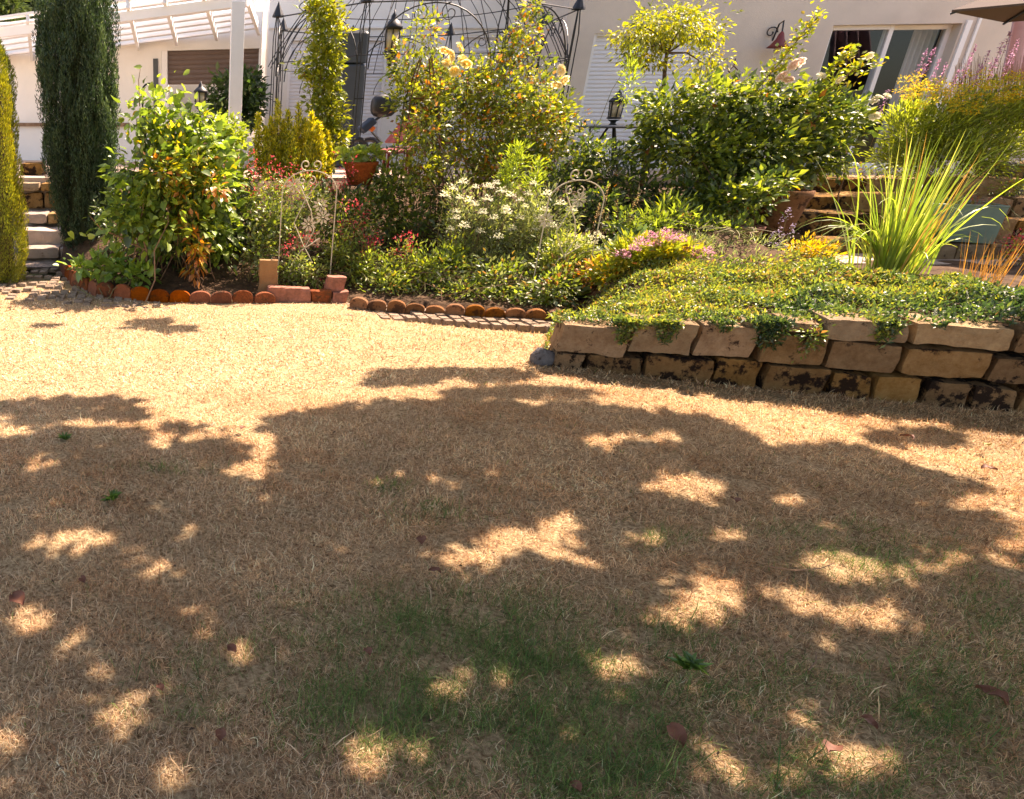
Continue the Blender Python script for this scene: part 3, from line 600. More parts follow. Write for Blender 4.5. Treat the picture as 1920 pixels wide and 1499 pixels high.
steps = thing('stone_steps', 'broad rough sandstone steps climbing behind the tall ornamental grass', 'steps', P(1640, 500, 6.95))
stone_run(steps, 1440, 1790, 452, 506, 6.95, 1, wpx=100, mm=('stone_dark','stone','stone_dark')); stone_run(steps, 1470, 1790, 400, 447, 7.35, 2, wpx=80, mm=('stone_dark','stone_dark','stone')); stone_run(steps, 1490, 1800, 366, 400, 7.75, 3, wpx=130, mm=('stone_dark', 'stone'))
stone_run(steps, 1500, 1790, 335, 362, 8.2, 4, wpx=100, mm=('stone_dark', 'stone'))
rw = thing('terrace_wall', 'stepped dry stone retaining wall at the right edge behind the green trough', 'wall', P(1900, 500, 7.0))
stone_run(rw, 1745, 2080, 455, 508, 6.9, 6, wpx=95, mm=('stone_pale', 'stone_dark', 'stone')); stone_run(rw, 1812, 2080, 412, 452, 7.15, 7, wpx=85, mm=('stone', 'stone_dark')); stone_run(rw, 1812, 2080, 372, 410, 7.4, 8, wpx=95); stone_run(rw, 1800, 2080, 335, 371, 7.7, 9, wpx=110)
q = P(1878, 322, 8.0); boulder('pale_boulder', 'pale grey rounded boulder on the terrace wall under the goldenrod', (q.x, q.y, q.z), (.2, .15, .12), 'stone_grey', 5)
q = P(1915, 322, 7.9); boulder('cream_boulder', 'cream boulder at the right edge beside the pale grey boulder', (q.x, q.y, q.z), (.13, .13, .11), 'stone_pale', 6)
a = P(1540, 515, 6.45); b = P(2100, 520, 6.3)
mb = MB(); mb.hexa([(a.x, 6.4, .2), (b.x, 6.3, .2), (b.x, 6.9, .2), (a.x, 6.9, .2), (a.x, 6.4, .405), (b.x, 6.3, .405), (b.x, 6.9, .405), (a.x, 6.9, .405)]); tag(mb.build('slab_path', M['paver']), kind='structure')
# green trough
tg_ = thing('green_trough', 'grey-green tapered metal trough planter standing on the stone ledge at right', 'planter', P(1830, 452, 6.65))
f = [P(1768, 452, 6.6), P(1862, 458, 6.6), P(1893, 388, 6.6), P(1745, 383, 6.6)]; dp = Vector((.02, .32, .02)); mb = MB()
bk = [q + dp for q in f]; mb.add(f + bk, [(0, 1, 2, 3), (5, 4, 7, 6), (0, 4, 5, 1), (1, 5, 6, 2), (3, 7, 4, 0)])
o = mb.build('body', M['green'], tg_); so_ = o.modifiers.new('s', 'SOLIDIFY'); so_.thickness = .012
mb = MB(); zs = f[2].z - .03; mb.add([f[3] + Vector((.02, .02, -.03)), f[2] + Vector((-.02, .02, -.03)), bk[2] + Vector((-.02, -.02, -.03)), bk[3] + Vector((.02, -.02, -.03))], [(0, 1, 2, 3)]); mb.build('soil', M['soil'], tg_)
mb = MB(); mb.tube(f[2:] + bk[3:] + bk[2:3] + f[2:3], .008, 5); mb.build('rim', M['green'], tg_)
st = thing('stone_plinth', 'rough pale stone block under the green trough', 'stone', P(1810, 500, 6.6)); mb = MB(); pl = VP((0, 6.58), 0); rg = np.random.default_rng(3)
for x0, x1 in ((1745, 1790), (1792, 1850), (1852, 1885)):
    a0, _ = pl.hit(x0, 480); a1, _ = pl.hit(x1, 480); rough_block(mb, pl.pt, a0, a1, .38, pl.hit(1800, 458)[1], -.34, 0, rg, .006, .02)
mb.build('block', M['stone_pale'], st, smooth=True)
# left low terrace wall
lw = thing('low_stone_wall', 'low wall of flat stones seen between the golden hedge and the dark yew', 'wall', P(65, 392, 9.4))
stone_run(lw, -60, 92, 362, 392, 9.42, 21, wpx=34, depth=.2, mm=('stone', 'stone_dark')); stone_run(lw, -60, 92, 344, 360, 9.38, 22, wpx=50, depth=.25, mm=('stone_pale', 'stone')); 
stone_run(lw, 196, 300, 330, 352, 9.3, 23, wpx=60, depth=.2, mm=('stone_pale',))
s2 = thing('path_steps', 'worn pale stone steps between the hedge and the yew', 'steps', P(70, 470, 8.6))
stone_run(s2, 36, 108, 432, 466, 8.75, 31, wpx=80, depth=.5, mm=('paver',)); stone_run(s2, 36, 116, 466, 486, 8.45, 32, wpx=90, depth=.4, mm=('paver',)); stone_run(s2, 40, 95, 400, 420, 9.05, 33, wpx=50, depth=.4, mm=('paver', 'stone_pale'))

# ================================================================ EDGING
def scallop(mat_, w_, h_, d_, name):
    mb = MB(); n = 10; pr = [(-w_ / 2, -.06), (w_ / 2, -.06), (w_ / 2, h_ * .55)] + [(w_ / 2 * math.cos(t_), h_ * .55 + h_ * .45 * math.sin(t_)) for t_ in [math.pi * k / n for k in range(1, n)]] + [(-w_ / 2, h_ * .55)]
    m_ = len(pr); mb.add([(x, -d_ / 2, z) for x, z in pr] + [(x, d_ / 2, z) for x, z in pr], [tuple(range(m_)), tuple(range(2 * m_ - 1, m_ - 1, -1))] + [((i + 1) % m_, i, i + m_, (i + 1) % m_ + m_) for i in range(m_)])
    o = mb.build(name, mat_, None, bevel=.008); return o
def along(pts, step, start=0):
    out = []; acc = start
    for a, b in zip(pts, pts[1:]):
        d = (b - a).length
        while acc < d: out.append((a + (b - a) * (acc / d), math.atan2(b.y - a.y, b.x - a.x))); acc += step
        acc -= d
    return out
e1 = along([G(122, 515), G(140, 534), G(180, 551), G(240, 561), G(310, 568), G(420, 572), G(500, 572)], .20)
pro = scallop(M['terra'], .195, .135, .05, 'edging_tile'); first = True; rr = random.Random(5)
for p, a in e1:
    o = pro if first else pro.copy()
    if not first: col.objects.link(o)
    first = False; o.location = (p.x, p.y, -.01 + rr.random() * .015); o.rotation_euler = (rr.uniform(-.2, .14), rr.uniform(-.09, .09), a + rr.uniform(-.07, .07)); s = rr.uniform(.95, 1.02); o.scale = (1, 1, s)
    tag(o, 'scalloped red terracotta edging tile in the curved row in front of the leafy climbing plant', 'edging tile', 'red edging tiles along the left bed')
e2 = along([G(672, 580), G(760, 588), G(880, 597), G(980, 602), G(1062, 606)], .165)
pro = scallop(M['terra2'], .16, .115, .06, 'edging_log'); first = True
for p, a in e2:
    o = pro if first else pro.copy()
    if not first: col.objects.link(o)
    first = False; o.location = (p.x, p.y, -.01 + rr.random() * .015); o.rotation_euler = (rr.uniform(-.1, .1), rr.uniform(-.06, .06), a + rr.uniform(-.1, .1)); o.scale = (1, 1, rr.uniform(.85, 1.05))
    tag(o, 'round-topped brown edging piece in the row in front of the daisy and phlox border', 'edging piece', 'brown edging pieces along the middle bed')
for i, (x0, x1, y0, y1, mm, lab) in enumerate([(502, 582, 540, 570, 'pinkbrick', 'long flaking red brick lying end to end after the scalloped tiles'), (583, 622, 545, 572, 'terra', 'short broken red brick beside the long flaking brick'),
        (620, 650, 548, 580, 'pinkbrick', 'crumbling brown brick corner at the gap in the edging'), (612, 648, 520, 548, 'pinkbrick', 'pink broken brick stacked above the crumbling corner brick'), (-60, 20, 500, 515, 'terra', 'red edging brick at the foot of the golden hedge')]):
    q = G((x0 + x1) / 2, 572 if i < 4 else 516); pl = VP((0, q.y + (.02 if i < 3 else .07)), 0); a0, _ = pl.hit(x0, y1); a1, _ = pl.hit(x1, y1); z1 = pl.hit(x0, y0)[1]; z0 = pl.hit(x0, y1)[1]
    rg = np.random.default_rng(i + 70); mb = MB(); rough_block(mb, pl.pt, a0, a1, z0 - .01, z1, -.11, 0, rg, .006, .018, .03); c = pl.pt((a0 + a1) / 2, max(z0, 0), -.05)
    o = mb.build('edging_brick', M[mm], None, smooth=True); o.data.transform(Matrix.Translation(-c)); o.location = c; tag(o, lab, 'brick')
q = G(502, 572); pl = VP((0, q.y + .16), 0); a0, _ = pl.hit(486, 520); a1, _ = pl.hit(521, 520); mb = MB(); rough_block(mb, pl.pt, a0, a1, .0, pl.hit(500, 488)[1], -.07, 0, np.random.default_rng(9), .005, .015, .03)
c = pl.pt(a0, 0, 0); o = mb.build('standing_stone', M['ochre'], None, smooth=True); o.data.transform(Matrix.Translation(-c)); o.location = c; tag(o, 'upright ochre stone slab behind the edging beside the cream trellis', 'stone')
q = G(75, 509); 

# ================================================================ PLANTS
YG = (.30, .34, .025); MG = (.17, .25, .035); DG = (.05, .095, .022); OR = (.55, .20, .03); YL = (.60, .46, .035); BR = (.28, .14, .06); LG = (.28, .39, .06); GG = (.20, .25, .13)
def pb(px, py, Y, rx, ry, dep=None):
    s = mpp(px, py, Y); return (np.array(P(px, py, Y)), np.array((rx * s, dep if dep else rx * s * .8, ry * s * 1.05)))
def cloud(rng, blobs, n, clump=10, cr=.09, surf=2.0):
    vol = np.array([b[1].prod() for b in blobs]) ** .75; vol /= vol.sum(); nc = max(1, n // clump)
    bi = rng.choice(len(blobs), nc, p=vol); C = np.array([b[0] for b in blobs])[bi]; Rr = np.array([b[1] for b in blobs])[bi]
    d = unit(rng.normal(size=(nc, 3))); rad = rng.random(nc) ** (1 / (3 * .8)) * (1 + .12 * rng.normal(size=nc)); cc = C + d * Rr * rad[:, None]
    idx = rng.integers(0, nc, n); off = rng.normal(size=(n, 3)) * cr * .55
    pos = cc[idx] + off; ax = d[idx] * .8 + unit(off) * 1.0 + rng.normal(size=(n, 3)) * .35; key = rng.random(nc)[idx]
    return pos, ax, key
def stems_mb(rng, base, blobs, n, r=.006, spread=.08, wob=.05):
    mb = MB(); base = np.array(base)
    for i in range(n):
        b = blobs[i % len(blobs)]; e = b[0] + unit(rng.normal(size=(1, 3)))[0] * b[1] * (.2 + .65 * rng.random()); e[2] = max(e[2], base[2] + .08)
        s = base + np.array((rng.normal() * spread, rng.normal() * spread, 0)); s[2] = soil(s[0], s[1]) - .02 if s[1] > 4 and s[1] < TY else base[2]
        s[2] = min(s[2], e[2] - .05)
        pts = []
        for k in range(7):
            t_ = k / 6; q = s * (1 - t_) + e * t_; q = q + np.array((rng.normal(), rng.normal(), 0)) * wob * math.sin(t_ * math.pi); q[2] += .08 * math.sin(t_ * math.pi); pts.append(tuple(q))
        mb.tube(pts, [r * (1 - .65 * k / 6) for k in range(7)], 5)
    return mb
def gbase(px, Y): x = P(px, 500, Y).x; return Vector((x, Y, soil(x, Y) if Y < TY else TZ))
SEED = [100]
def shrub(name, label, cat, base, blobs, n, L, pal, ratio=.55, shape='leaf', stems=10, clump=10, cr=.09, stem='stem', r=.006, droop=0, m_=None, group=None, spread=.08, up=0, varL=.45):
    SEED[0] += 1; rng = np.random.default_rng(SEED[0])
    t_ = thing(name, label, cat, base, group)
    if stems: stems_mb(rng, base, blobs, stems, r, spread).build('stems', M[stem], t_, smooth=True)
    pos, ax, key = cloud(rng, blobs, n, clump, cr)
    gz = np.array([soil(a, b) if 4 < b < TY else TZ for a, b in pos[:, :2]]); k = pos[:, 2] > gz; pos, ax, key = pos[k], ax[k], key[k]; n = len(pos)
    ax[:, 2] -= droop; ax[:, 2] += up
    Ls = L * np.clip(1 + varL * rng.normal(size=n), .4, 1.8)
    leafmesh('foliage', t_, pos, ax, Ls, Ls * ratio, pick(rng, pal, n, .2, key), m_ or LEAF, rng, shape)
    return t_, rng
# --- blossoms
def rose_mesh(name, r, c_in, c_out, seed):
    rng = np.random.default_rng(seed); V = []; F = []; C = []
    for ring, (nn, tilt, rr_, sz) in enumerate([(5, 1.25, .12, .55), (6, .95, .25, .7), (7, .6, .4, .8), (8, .25, .5, .8)]):
        for k in range(nn):
            a = (k + .5 * ring) * 6.283 / nn + rng.normal() * .1; d = np.array((math.cos(a), math.sin(a), 0)); s = np.array((-d[1], d[0], 0)); o = d * rr_ * r; b = len(V)
            for j in range(4):
                t_ = j / 3; wd = math.sin(.5 + t_ * 2.2) * .55 * sz * r; el = tilt - t_ * .5; h = np.array((0, 0, 1)) * (math.sin(el) * t_ * sz * r) + d * (math.cos(el) * t_ * sz * r)
                for sg in (-1, 0, 1): V.append(o + h + s * wd * sg + np.array((0, 0, .1 * r)) * abs(sg)); C.append(np.array(c_in) * (1 - t_ * ring / 3) + np.array(c_out) * (t_ * ring / 3))
            for j in range(3):
                for i in range(2): q = b + j * 3 + i; F += [(q, q + 1, q + 4), (q, q + 4, q + 3)]
    return np.array(V), np.array(F), np.array(C)
def add_roses(t_, spots, Y, r, ci, co, seed=1):
    V, F, C = rose_mesh('b', r, ci, co, seed); first = None; rg = random.Random(seed)
    for (px, py) in spots:
        p = P(px, py, Y + rg.uniform(-.05, .05))
        if first is None:
            o = npmesh('blossom', V, F, PETAL, None, C, True); o.parent = t_; first = o
        else: o = first.copy(); col.objects.link(o)
        o.location = p - t_.location; o.rotation_euler = (R(50) + rg.uniform(-.5, .5), rg.uniform(-.6, .6), rg.uniform(0, 6)); s = rg.uniform(.85, 1.15); o.scale = (s, s, s)
def florets(name, t_, rng, centers, rad, per, L, pal, flat=1.0, m_=PETAL, ratio=.6):
    c = np.repeat(centers, per, 0); d = unit(rng.normal(size=(len(c), 3))); d[:, 2] = np.abs(d[:, 2]) * flat + (1 - flat) * d[:, 2]
    pos = c + d * (rad * rng.random((len(c), 1)) ** .4)
    return leafmesh(name, t_, pos, d + rng.normal(size=d.shape) * .3, L * (.7 + .6 * rng.random(len(c))), L * ratio, pick(rng, pal, len(c), .12), m_, rng)
def head_parts(t_, spots, Y, r, per, L, pal, name='flower_head', seed=1, dY=.1, flat=.6):
    rng = np.random.default_rng(seed); proto = None
    for (px, py) in spots:
        p = P(px, py, Y + rng.uniform(-dY, dY))
        if proto is None:
            proto = florets(name, None, rng, np.zeros((1, 3)), r, per, L, pal, flat); proto.parent = t_; o = proto
        else: o = proto.copy(); col.objects.link(o)
        o.location = p - t_.location; s = rng.uniform(.8, 1.25); o.scale = (s, s, s); o.rotation_euler = (0, 0, rng.uniform(0, 6))
def stalks(t_, name, spots, Yb, r=.003, m_='stem', rng=None, lean=.1):
    mb = MB(); rg = random.Random(len(spots) * 7 + 1)
    for (px, py, Y) in spots:
        e = P(px, py, Y); b = Vector((e.x - rg.uniform(-lean, lean), Y + rg.uniform(-.05, .1), 0)); b.z = soil(b.x, b.y) if b.y < TY else TZ
        mid = (e + b) / 2 + Vector((rg.uniform(-.03, .03), 0, .03)); mb.tube([b, mid, e], [r * 1.4, r * 1.1, r * .7], 4)
    mb.build(name, M[m_], t_)
# --- columnar conifers
def column(name, label, c, h, rad, n, pal, L, seed, core, lobes=5, tipfn=None, lean=0.0):
    t_ = thing(name, label, 'conifer', c); rng = np.random.default_rng(seed); c = np.array(c)
    mb = MB(); prof = [(rad * .35, 0), (rad * .6, h * .12), (rad * .68, h * .4), (rad * .6, h * .8), (rad * .3, h * .95)]; mb.lathe(c, prof, 14); mb.build('trunk', M[core], t_, smooth=True)  # added solid core, not a trunk: keeps light from passing through the foliage
    ph = rng.random(6) * 6.28; th = rng.random(n) * 6.283; z = rng.random(n) ** .95
    base = np.clip(.72 + z * 2.0, 0, 1) * np.clip((1.03 - z) * 5, 0, 1) ** .5
    fl = 1 + .09 * np.sin(lobes * th + ph[0] + z * 4) + .09 * np.sin(2.3 * lobes * th + ph[1] - z * 9) + .05 * np.sin(31 * z + 7 * th)
    # tufts
    r = rad * base * fl * (.70 + .32 * rng.random(n) ** .6)
    zz = z * h * (1 + .05 * np.sin(lobes * th + ph[2]))
    pos = np.stack([c[0] + r * np.cos(th) + lean * zz, c[1] + r * np.sin(th), c[2] + zz], 1)
    ax = np.stack([np.cos(th) * .55, np.sin(th) * .55, np.full(n, 1.2)], 1) + rng.normal(size=(n, 3)) * .25
    key = (np.sin(lobes * th + ph[3] + 3 * z) * .5 + .5) * .6 + rng.random(n) * .4
    leafmesh('foliage', t_, pos, ax, L * (.6 + .8 * rng.random(n)), L * .24, pick(rng, pal, n, .25, key), NEEDLE, rng)
    return t_
q = P(163, 480, 8.3); s_ = mpp(153, 250, 8.3); yr = 64 * s_; t_ = thing('yew_column', 'tall dark green columnar yew standing left of the flower bed', 'conifer', (q.x, 8.35, .02)); rng = np.random.default_rng(11)
mb = MB(); mb.lathe((q.x, 8.35, .02), [(yr * .3, 0), (yr * .5, .4), (yr * .58, 1.4), (yr * .5, 2.5), (yr * .25, 2.95)], 14); mb.build('trunk', M['hill'], t_, smooth=True); PP = []; KK = []  # added dark core, not a trunk: blocks light, gives the gaps their shade
for k in range(420):
    th = rng.random() * 6.283; zb = rng.random() ** .9 * 2.7; ln = rng.uniform(.3, .75); rr_ = yr * min(1, .62 + zb * .55) * (1 if zb < 2.1 else 1 - (zb - 2.1) * .35) * rng.uniform(.66, 1.0); nn = 210; f_ = rng.random(nn)
    w_ = .062 * np.sin(np.clip(f_ * 2.9 + .15, 0, 3.14)) * rng.uniform(.7, 1.25); a_ = rng.random(nn) * 6.283; out = rr_ + .05 * np.sin(f_ * 1.5)
    PP.append(np.stack([q.x + out * math.cos(th) + w_ * np.cos(a_), 8.35 + out * math.sin(th) + w_ * np.sin(a_), .05 + zb + ln * f_ + .02 * rng.normal(size=nn)], 1)); KK.append(np.full(nn, rng.random()) * .7 + .3 * f_)
pos = np.concatenate(PP); n = len(pos); leafmesh('foliage', t_, pos, rng.normal(size=(n, 3)) * .4 + np.array((0, 0, 1)), .04 * (.6 + .8 * rng.random(n)), .010, pick(rng, [(3, (.012, .03, .012)), (3, (.04, .09, .04)), (2, (.09, .16, .07)), (1.2, (.16, .24, .11))], n, .2, np.concatenate(KK)), NEEDLE, rng)
q = P(-12, 505, 7.4); s_ = mpp(0, 250, 7.4)
column('golden_conifer', 'clipped golden-green conifer column at the left edge of the picture', (q.x + .01, 7.5, .0), 2.40, 62 * s_, 60000, [(2, (.09, .12, .02)), (3, (.24, .29, .03)), (3, (.46, .46, .04)), (.8, (.28, .14, .03))], .03, 12, 'bark', 3)
# golden dwarf cypress with spires
b = gbase(540, 8.3); t_ = thing('golden_cypress', 'dwarf golden cypress with upright yellow spires behind the red flowers', 'conifer', b); rng = np.random.default_rng(13); sp = []
mb = MB()
SPI = [(484, 215, 330, 9), (498, 240, 340, 8), (508, 222, 340, 8), (520, 190, 340, 10), (531, 228, 340, 8), (540, 208, 340, 9), (552, 240, 340, 8), (560, 196, 340, 10), (572, 225, 335, 9), (584, 212, 335, 8), (597, 230, 330, 9), (612, 248, 330, 9), (545, 250, 340, 12), (515, 255, 340, 12), (580, 260, 340, 12), (600, 268, 340, 12)]
for (px, py0, py1, wd) in SPI:
    Yq = 8.1 + rng.uniform(-.16, .16); a = np.array(P(px, py0, Yq)); e = np.array(P(px + 3, py1, Yq)); n = 1100; f_ = rng.random(n) ** .8; s = mpp(px, py0, Yq)
    wob = .7 + .5 * np.abs(np.sin(f_ * 17 + px)); rr_ = wd * s * (.3 + 1.1 * rng.random(n)) * wob * (.12 + .88 * np.sin(np.clip(f_, 0, 1) * 2.4 + .1)); th = rng.random(n) * 6.283
    sp.append(np.stack([a[0] + (e[0] - a[0]) * f_ + rr_ * np.cos(th), a[1] + rr_ * np.sin(th), a[2] + (e[2] - a[2]) * f_], 1)); mb.tube([tuple(e), tuple(a)], [.012, .003], 5)
mb.build('stems', M['bark'], t_); pos = np.concatenate(sp); n = len(pos)
leafmesh('foliage', t_, pos, rng.normal(size=(n, 3)) * .6 + np.array((0, 0, 1)), .045, .013, pick(rng, [(2, (.24, .30, .03)), (3, (.55, .52, .04)), (3, (.78, .68, .06))], n), LEAF, rng)
# --- big leafy plant at the left
PALB = [(2, DG), (2, (.10, .18, .03)), (4, (.19, .31, .045)), (4, (.30, .42, .06)), (.8, YL)]
t_, rng = shrub('leafy_climber', 'tall rambling plant with broad bright green leaves beside the yew', 'shrub', gbase(275, 7.3),
  [pb(262, 235, 7.3, 26, 55), pb(310, 250, 7.4, 30, 50), pb(360, 235, 7.5, 30, 35), pb(385, 275, 7.4, 45, 40), pb(340, 290, 7.4, 50, 40), pb(300, 330, 7.2, 85, 50), pb(390, 350, 7.3, 60, 60), pb(240, 400, 7.1, 55, 50), pb(330, 420, 7.2, 100, 50), pb(400, 440, 7.3, 50, 60), pb(285, 200, 7.5, 30, 22)], 5200, .066, PALB, .72, 'big', 26, 7, .14, 'drystem', .008, droop=.35, spread=.25)
mb = MB(); tw = [P(272, 515, 7.0), P(275, 470, 7.0), P(225, 445, 7.0), P(190, 430, 6.95), P(168, 405, 6.9)]; mb.tube(tw, [.014, .011, .009, .006, .003], 6); mb.tube([P(275, 470, 7), P(262, 425, 7.0), P(270, 380, 7)], [.012, .009, .005], 6)
mb.tube([P(262, 200, 7.4), P(260, 150, 7.4), P(264, 124, 7.4)], [.006, .004, .002], 5); mb.build('branch', M['drystem'], t_)
sp_ = [(248, 141), (274, 146), (264, 128), (243, 195), (232, 215), (225, 230), (230, 255), (355, 135), (340, 158), (290, 165), (150, 440), (135, 450), (130, 435), (165, 445)]
pos = np.array([P(a, b_, 7.35 if b_ < 300 else 6.9) for a, b_ in sp_]); n = len(pos); leafmesh('outer_foliage', t_, pos, rng.normal(size=(n, 3)) * .6 + np.array((0, 0, -.2)), .09, .06, pick(rng, [(1, LG), (1, MG)], n), LEAF, rng, 'big')
shrub('yellowing_vine', 'wilting orange and yellow hanging leaves in the leafy plant above the red tiles', 'vine', gbase(370, 6.95), [pb(368, 480, 6.9, 14, 55, .08), pb(345, 385, 7, 20, 40, .1)], 240, .075, [(3, OR), (3, YL), (1, YG)], .4, 'leaf', 5, 6, .05, 'drystem', droop=1.0)
shrub('orange_leaved_shrub', 'shrub with yellow and orange tinted leaves above the leafy plant', 'shrub', gbase(350, 7.2), [pb(345, 285, 7.15, 55, 30, .2), pb(300, 320, 7.0, 40, 25, .2), pb(390, 330, 7.05, 40, 30, .2), pb(280, 260, 7.2, 25, 20, .2)], 420, .06, [(2, OR), (2, YL), (3, YG), (1, BR)], .6, 'leaf', 6)
shrub('lime_shrub', 'bright lime green mound shrub left of the golden cypress', 'shrub', gbase(435, 8.4), [pb(435, 255, 8.4, 32, 32), pb(415, 245, 8.4, 25, 25), pb(450, 340, 8.1, 28, 40)], 1400, .05, [(2, LG), (3, (.32, .42, .05)), (1, MG)], .75, 'leaf', 6)
shrub('low_leaf_clump', 'low clump of broad oval leaves spilling over the curved red tiles', 'plant', gbase(210, 6.75), [pb(150, 500, 7.15, 22, 14, .12), pb(195, 500, 7.0, 40, 16, .12), pb(235, 508, 6.9, 35, 14, .1), pb(262, 520, 6.85, 20, 14, .1)], 330, .085, [(2, (.14, .26, .04)), (3, (.22, .36, .06)), (1, YG)], .6, 'big', 8, 5, .08, up=.2)
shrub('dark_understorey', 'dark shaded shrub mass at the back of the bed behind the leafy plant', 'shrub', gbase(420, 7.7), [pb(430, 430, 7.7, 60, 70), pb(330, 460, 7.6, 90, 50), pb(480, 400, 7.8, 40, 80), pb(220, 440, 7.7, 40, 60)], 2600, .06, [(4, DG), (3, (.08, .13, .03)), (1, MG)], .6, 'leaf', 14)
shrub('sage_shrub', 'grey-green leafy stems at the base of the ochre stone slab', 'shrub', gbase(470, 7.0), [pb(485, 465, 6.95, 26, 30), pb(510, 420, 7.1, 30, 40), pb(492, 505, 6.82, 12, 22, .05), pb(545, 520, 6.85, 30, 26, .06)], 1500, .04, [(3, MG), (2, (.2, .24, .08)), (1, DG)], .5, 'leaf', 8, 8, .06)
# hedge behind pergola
shrub('dark_hedge', 'dark green leafy hedge behind the white pergola post', 'hedge', Vector((P(430, 230, 12.0).x, 12.1, TZ)), [pb(440, 195, 12.0, 52, 48, .35), pb(470, 180, 12.0, 22, 40, .3)], 3200, .08, [(3, (.03, .07, .02)), (3, (.06, .13, .03))], .6, 'leaf', 5)
# --- vine on gazebo post
vb = P(605, 300, 8.5); shrub('climbing_vine', 'dense climbing vine trained up the front post of the iron gazebo', 'vine', Vector((vb.x, 8.55, soil(vb.x, 8.5))),
  [pb(610, 20, 8.5, 34, 28), pb(618, 70, 8.5, 32, 40), pb(603, 120, 8.5, 38, 38), pb(606, 165, 8.5, 34, 38), pb(610, 215, 8.5, 36, 36), pb(622, 262, 8.5, 38, 32), pb(585, 20, 8.5, 22, 14), pb(570, 125, 8.5, 14, 10)], 5200, .05, [(2, MG), (3, (.22, .27, .03)), (3, (.36, .38, .03)), (.5, BR)], .55, 'leaf', 12, 8, .07, r=.009)
# --- rose bush on the obelisk
PALR = [(2, DG), (3, (.12, .18, .03)), (3, (.24, .29, .03)), (3, (.36, .40, .04)), (.9, OR), (.8, BR), (.9, YL)]
t_, rng = shrub('yellow_rose_bush', 'large sprawling rose bush with yellow and cream blooms in the middle of the bed', 'rose bush', gbase(900, 8.1),
  [pb(800, 60, 8.2, 30, 35), pb(760, 130, 8.0, 30, 55), pb(755, 200, 7.9, 34, 45), pb(800, 250, 7.9, 50, 55), pb(820, 190, 7.8, 40, 50), pb(790, 320, 7.6, 45, 40), pb(800, 230, 7.5, 28, 40), pb(760, 280, 7.5, 24, 30), pb(800, 150, 8.2, 45, 45), pb(870, 150, 8.1, 60, 45), pb(930, 180, 8.1, 75, 60), pb(1000, 170, 8.2, 55, 50), pb(960, 100, 8.3, 45, 30), pb(990, 55, 8.4, 38, 22), pb(900, 240, 8.1, 90, 55), pb(1010, 250, 8.1, 75, 60), pb(940, 310, 8.0, 95, 40), pb(1040, 210, 8.2, 40, 40), pb(1000, 12, 8.4, 25, 10)],
  17000, .042, PALR, .62, 'leaf', 40, 9, .08, 'drystem', .007, spread=.3)
add_roses(t_, [(846, 105), (862, 88), (868, 112), (838, 118), (852, 134), (834, 96), (875, 120)], 7.7, .05, (.84, .66, .22), (.88, .83, .58), 1)
add_roses(t_, [(1052, 132), (1058, 152), (1044, 160)], 7.8, .045, (.85, .7, .35), (.88, .84, .7), 2)
# --- second bush
t_, rng = shrub('pink_rose_bush', 'big dense green rose bush with pale pink blooms in front of the house', 'rose bush', gbase(1370, 7.6),
  [pb(1250, 210, 7.7, 50, 50), pb(1340, 190, 7.7, 60, 45), pb(1430, 200, 7.6, 70, 55), pb(1520, 220, 7.6, 65, 55), pb(1580, 240, 7.7, 40, 50), pb(1300, 280, 7.6, 90, 50), pb(1420, 290, 7.5, 95, 60), pb(1520, 300, 7.5, 60, 45), pb(1330, 350, 7.5, 60, 40), pb(1420, 350, 7.3, 50, 40), pb(1360, 390, 7.0, 50, 45), pb(1412, 375, 6.75, 28, 40, .12), pb(1455, 340, 6.8, 40, 20, .12), pb(1290, 380, 7.2, 40, 40), pb(1220, 270, 7.8, 40, 50)],
  15000, .056, [(3, (.035, .07, .02)), (3, (.08, .14, .03)), (4, (.19, .26, .04)), (3, (.34, .40, .05)), (.5, OR)], .62, 'leaf', 46, 9, .08, 'drystem', .008, spread=.3)
add_roses(t_, [(1466, 143), (1478, 150), (1498, 118), (1488, 122)], 7.3, .045, (.8, .6, .52), (.88, .78, .72), 3)
add_roses(t_, [(1650, 182), (1640, 188), (1664, 180), (1630, 105), (1640, 218), (1575, 150), (1540, 142)], 7.5, .035, (.85, .8, .6), (.88, .86, .8), 4)
for i, (lab, pts, w_) in enumerate([('long', [(1400, 190), (1460, 120), (1500, 70), (1535, 20)], 16), ('side', [(1560, 170), (1600, 130), (1640, 110)], 18), ('tip', [(1540, 150), (1580, 110), (1600, 90)], 12)]):
    rng2 = np.random.default_rng(300 + i); mb = MB(); P3 = [P(a, b_, 7.5) for a, b_ in pts]; mb.tube(P3, [.008] + [.005] * (len(P3) - 2) + [.002], 5); mb.build('cane', M['drystem'], t_)
    n = 260 if i == 0 else 110; k = rng2.random(n) * (len(pts) - 1); j = np.minimum(k.astype(int), len(pts) - 2); f_ = (k - j)[:, None]; A = np.array(P3); pos = A[j] * (1 - f_) + A[j + 1] * f_ + rng2.normal(size=(n, 3)) * w_ * mpp(1500, 100, 7.5) * .5
    leafmesh('cane_leaves', t_, pos, rng2.normal(size=(n, 3)) + np.array((.2, 0, .2)), .055, .03, pick(rng2, [(3, YG), (2, LG), (1, YL)], n), LEAF, rng2)
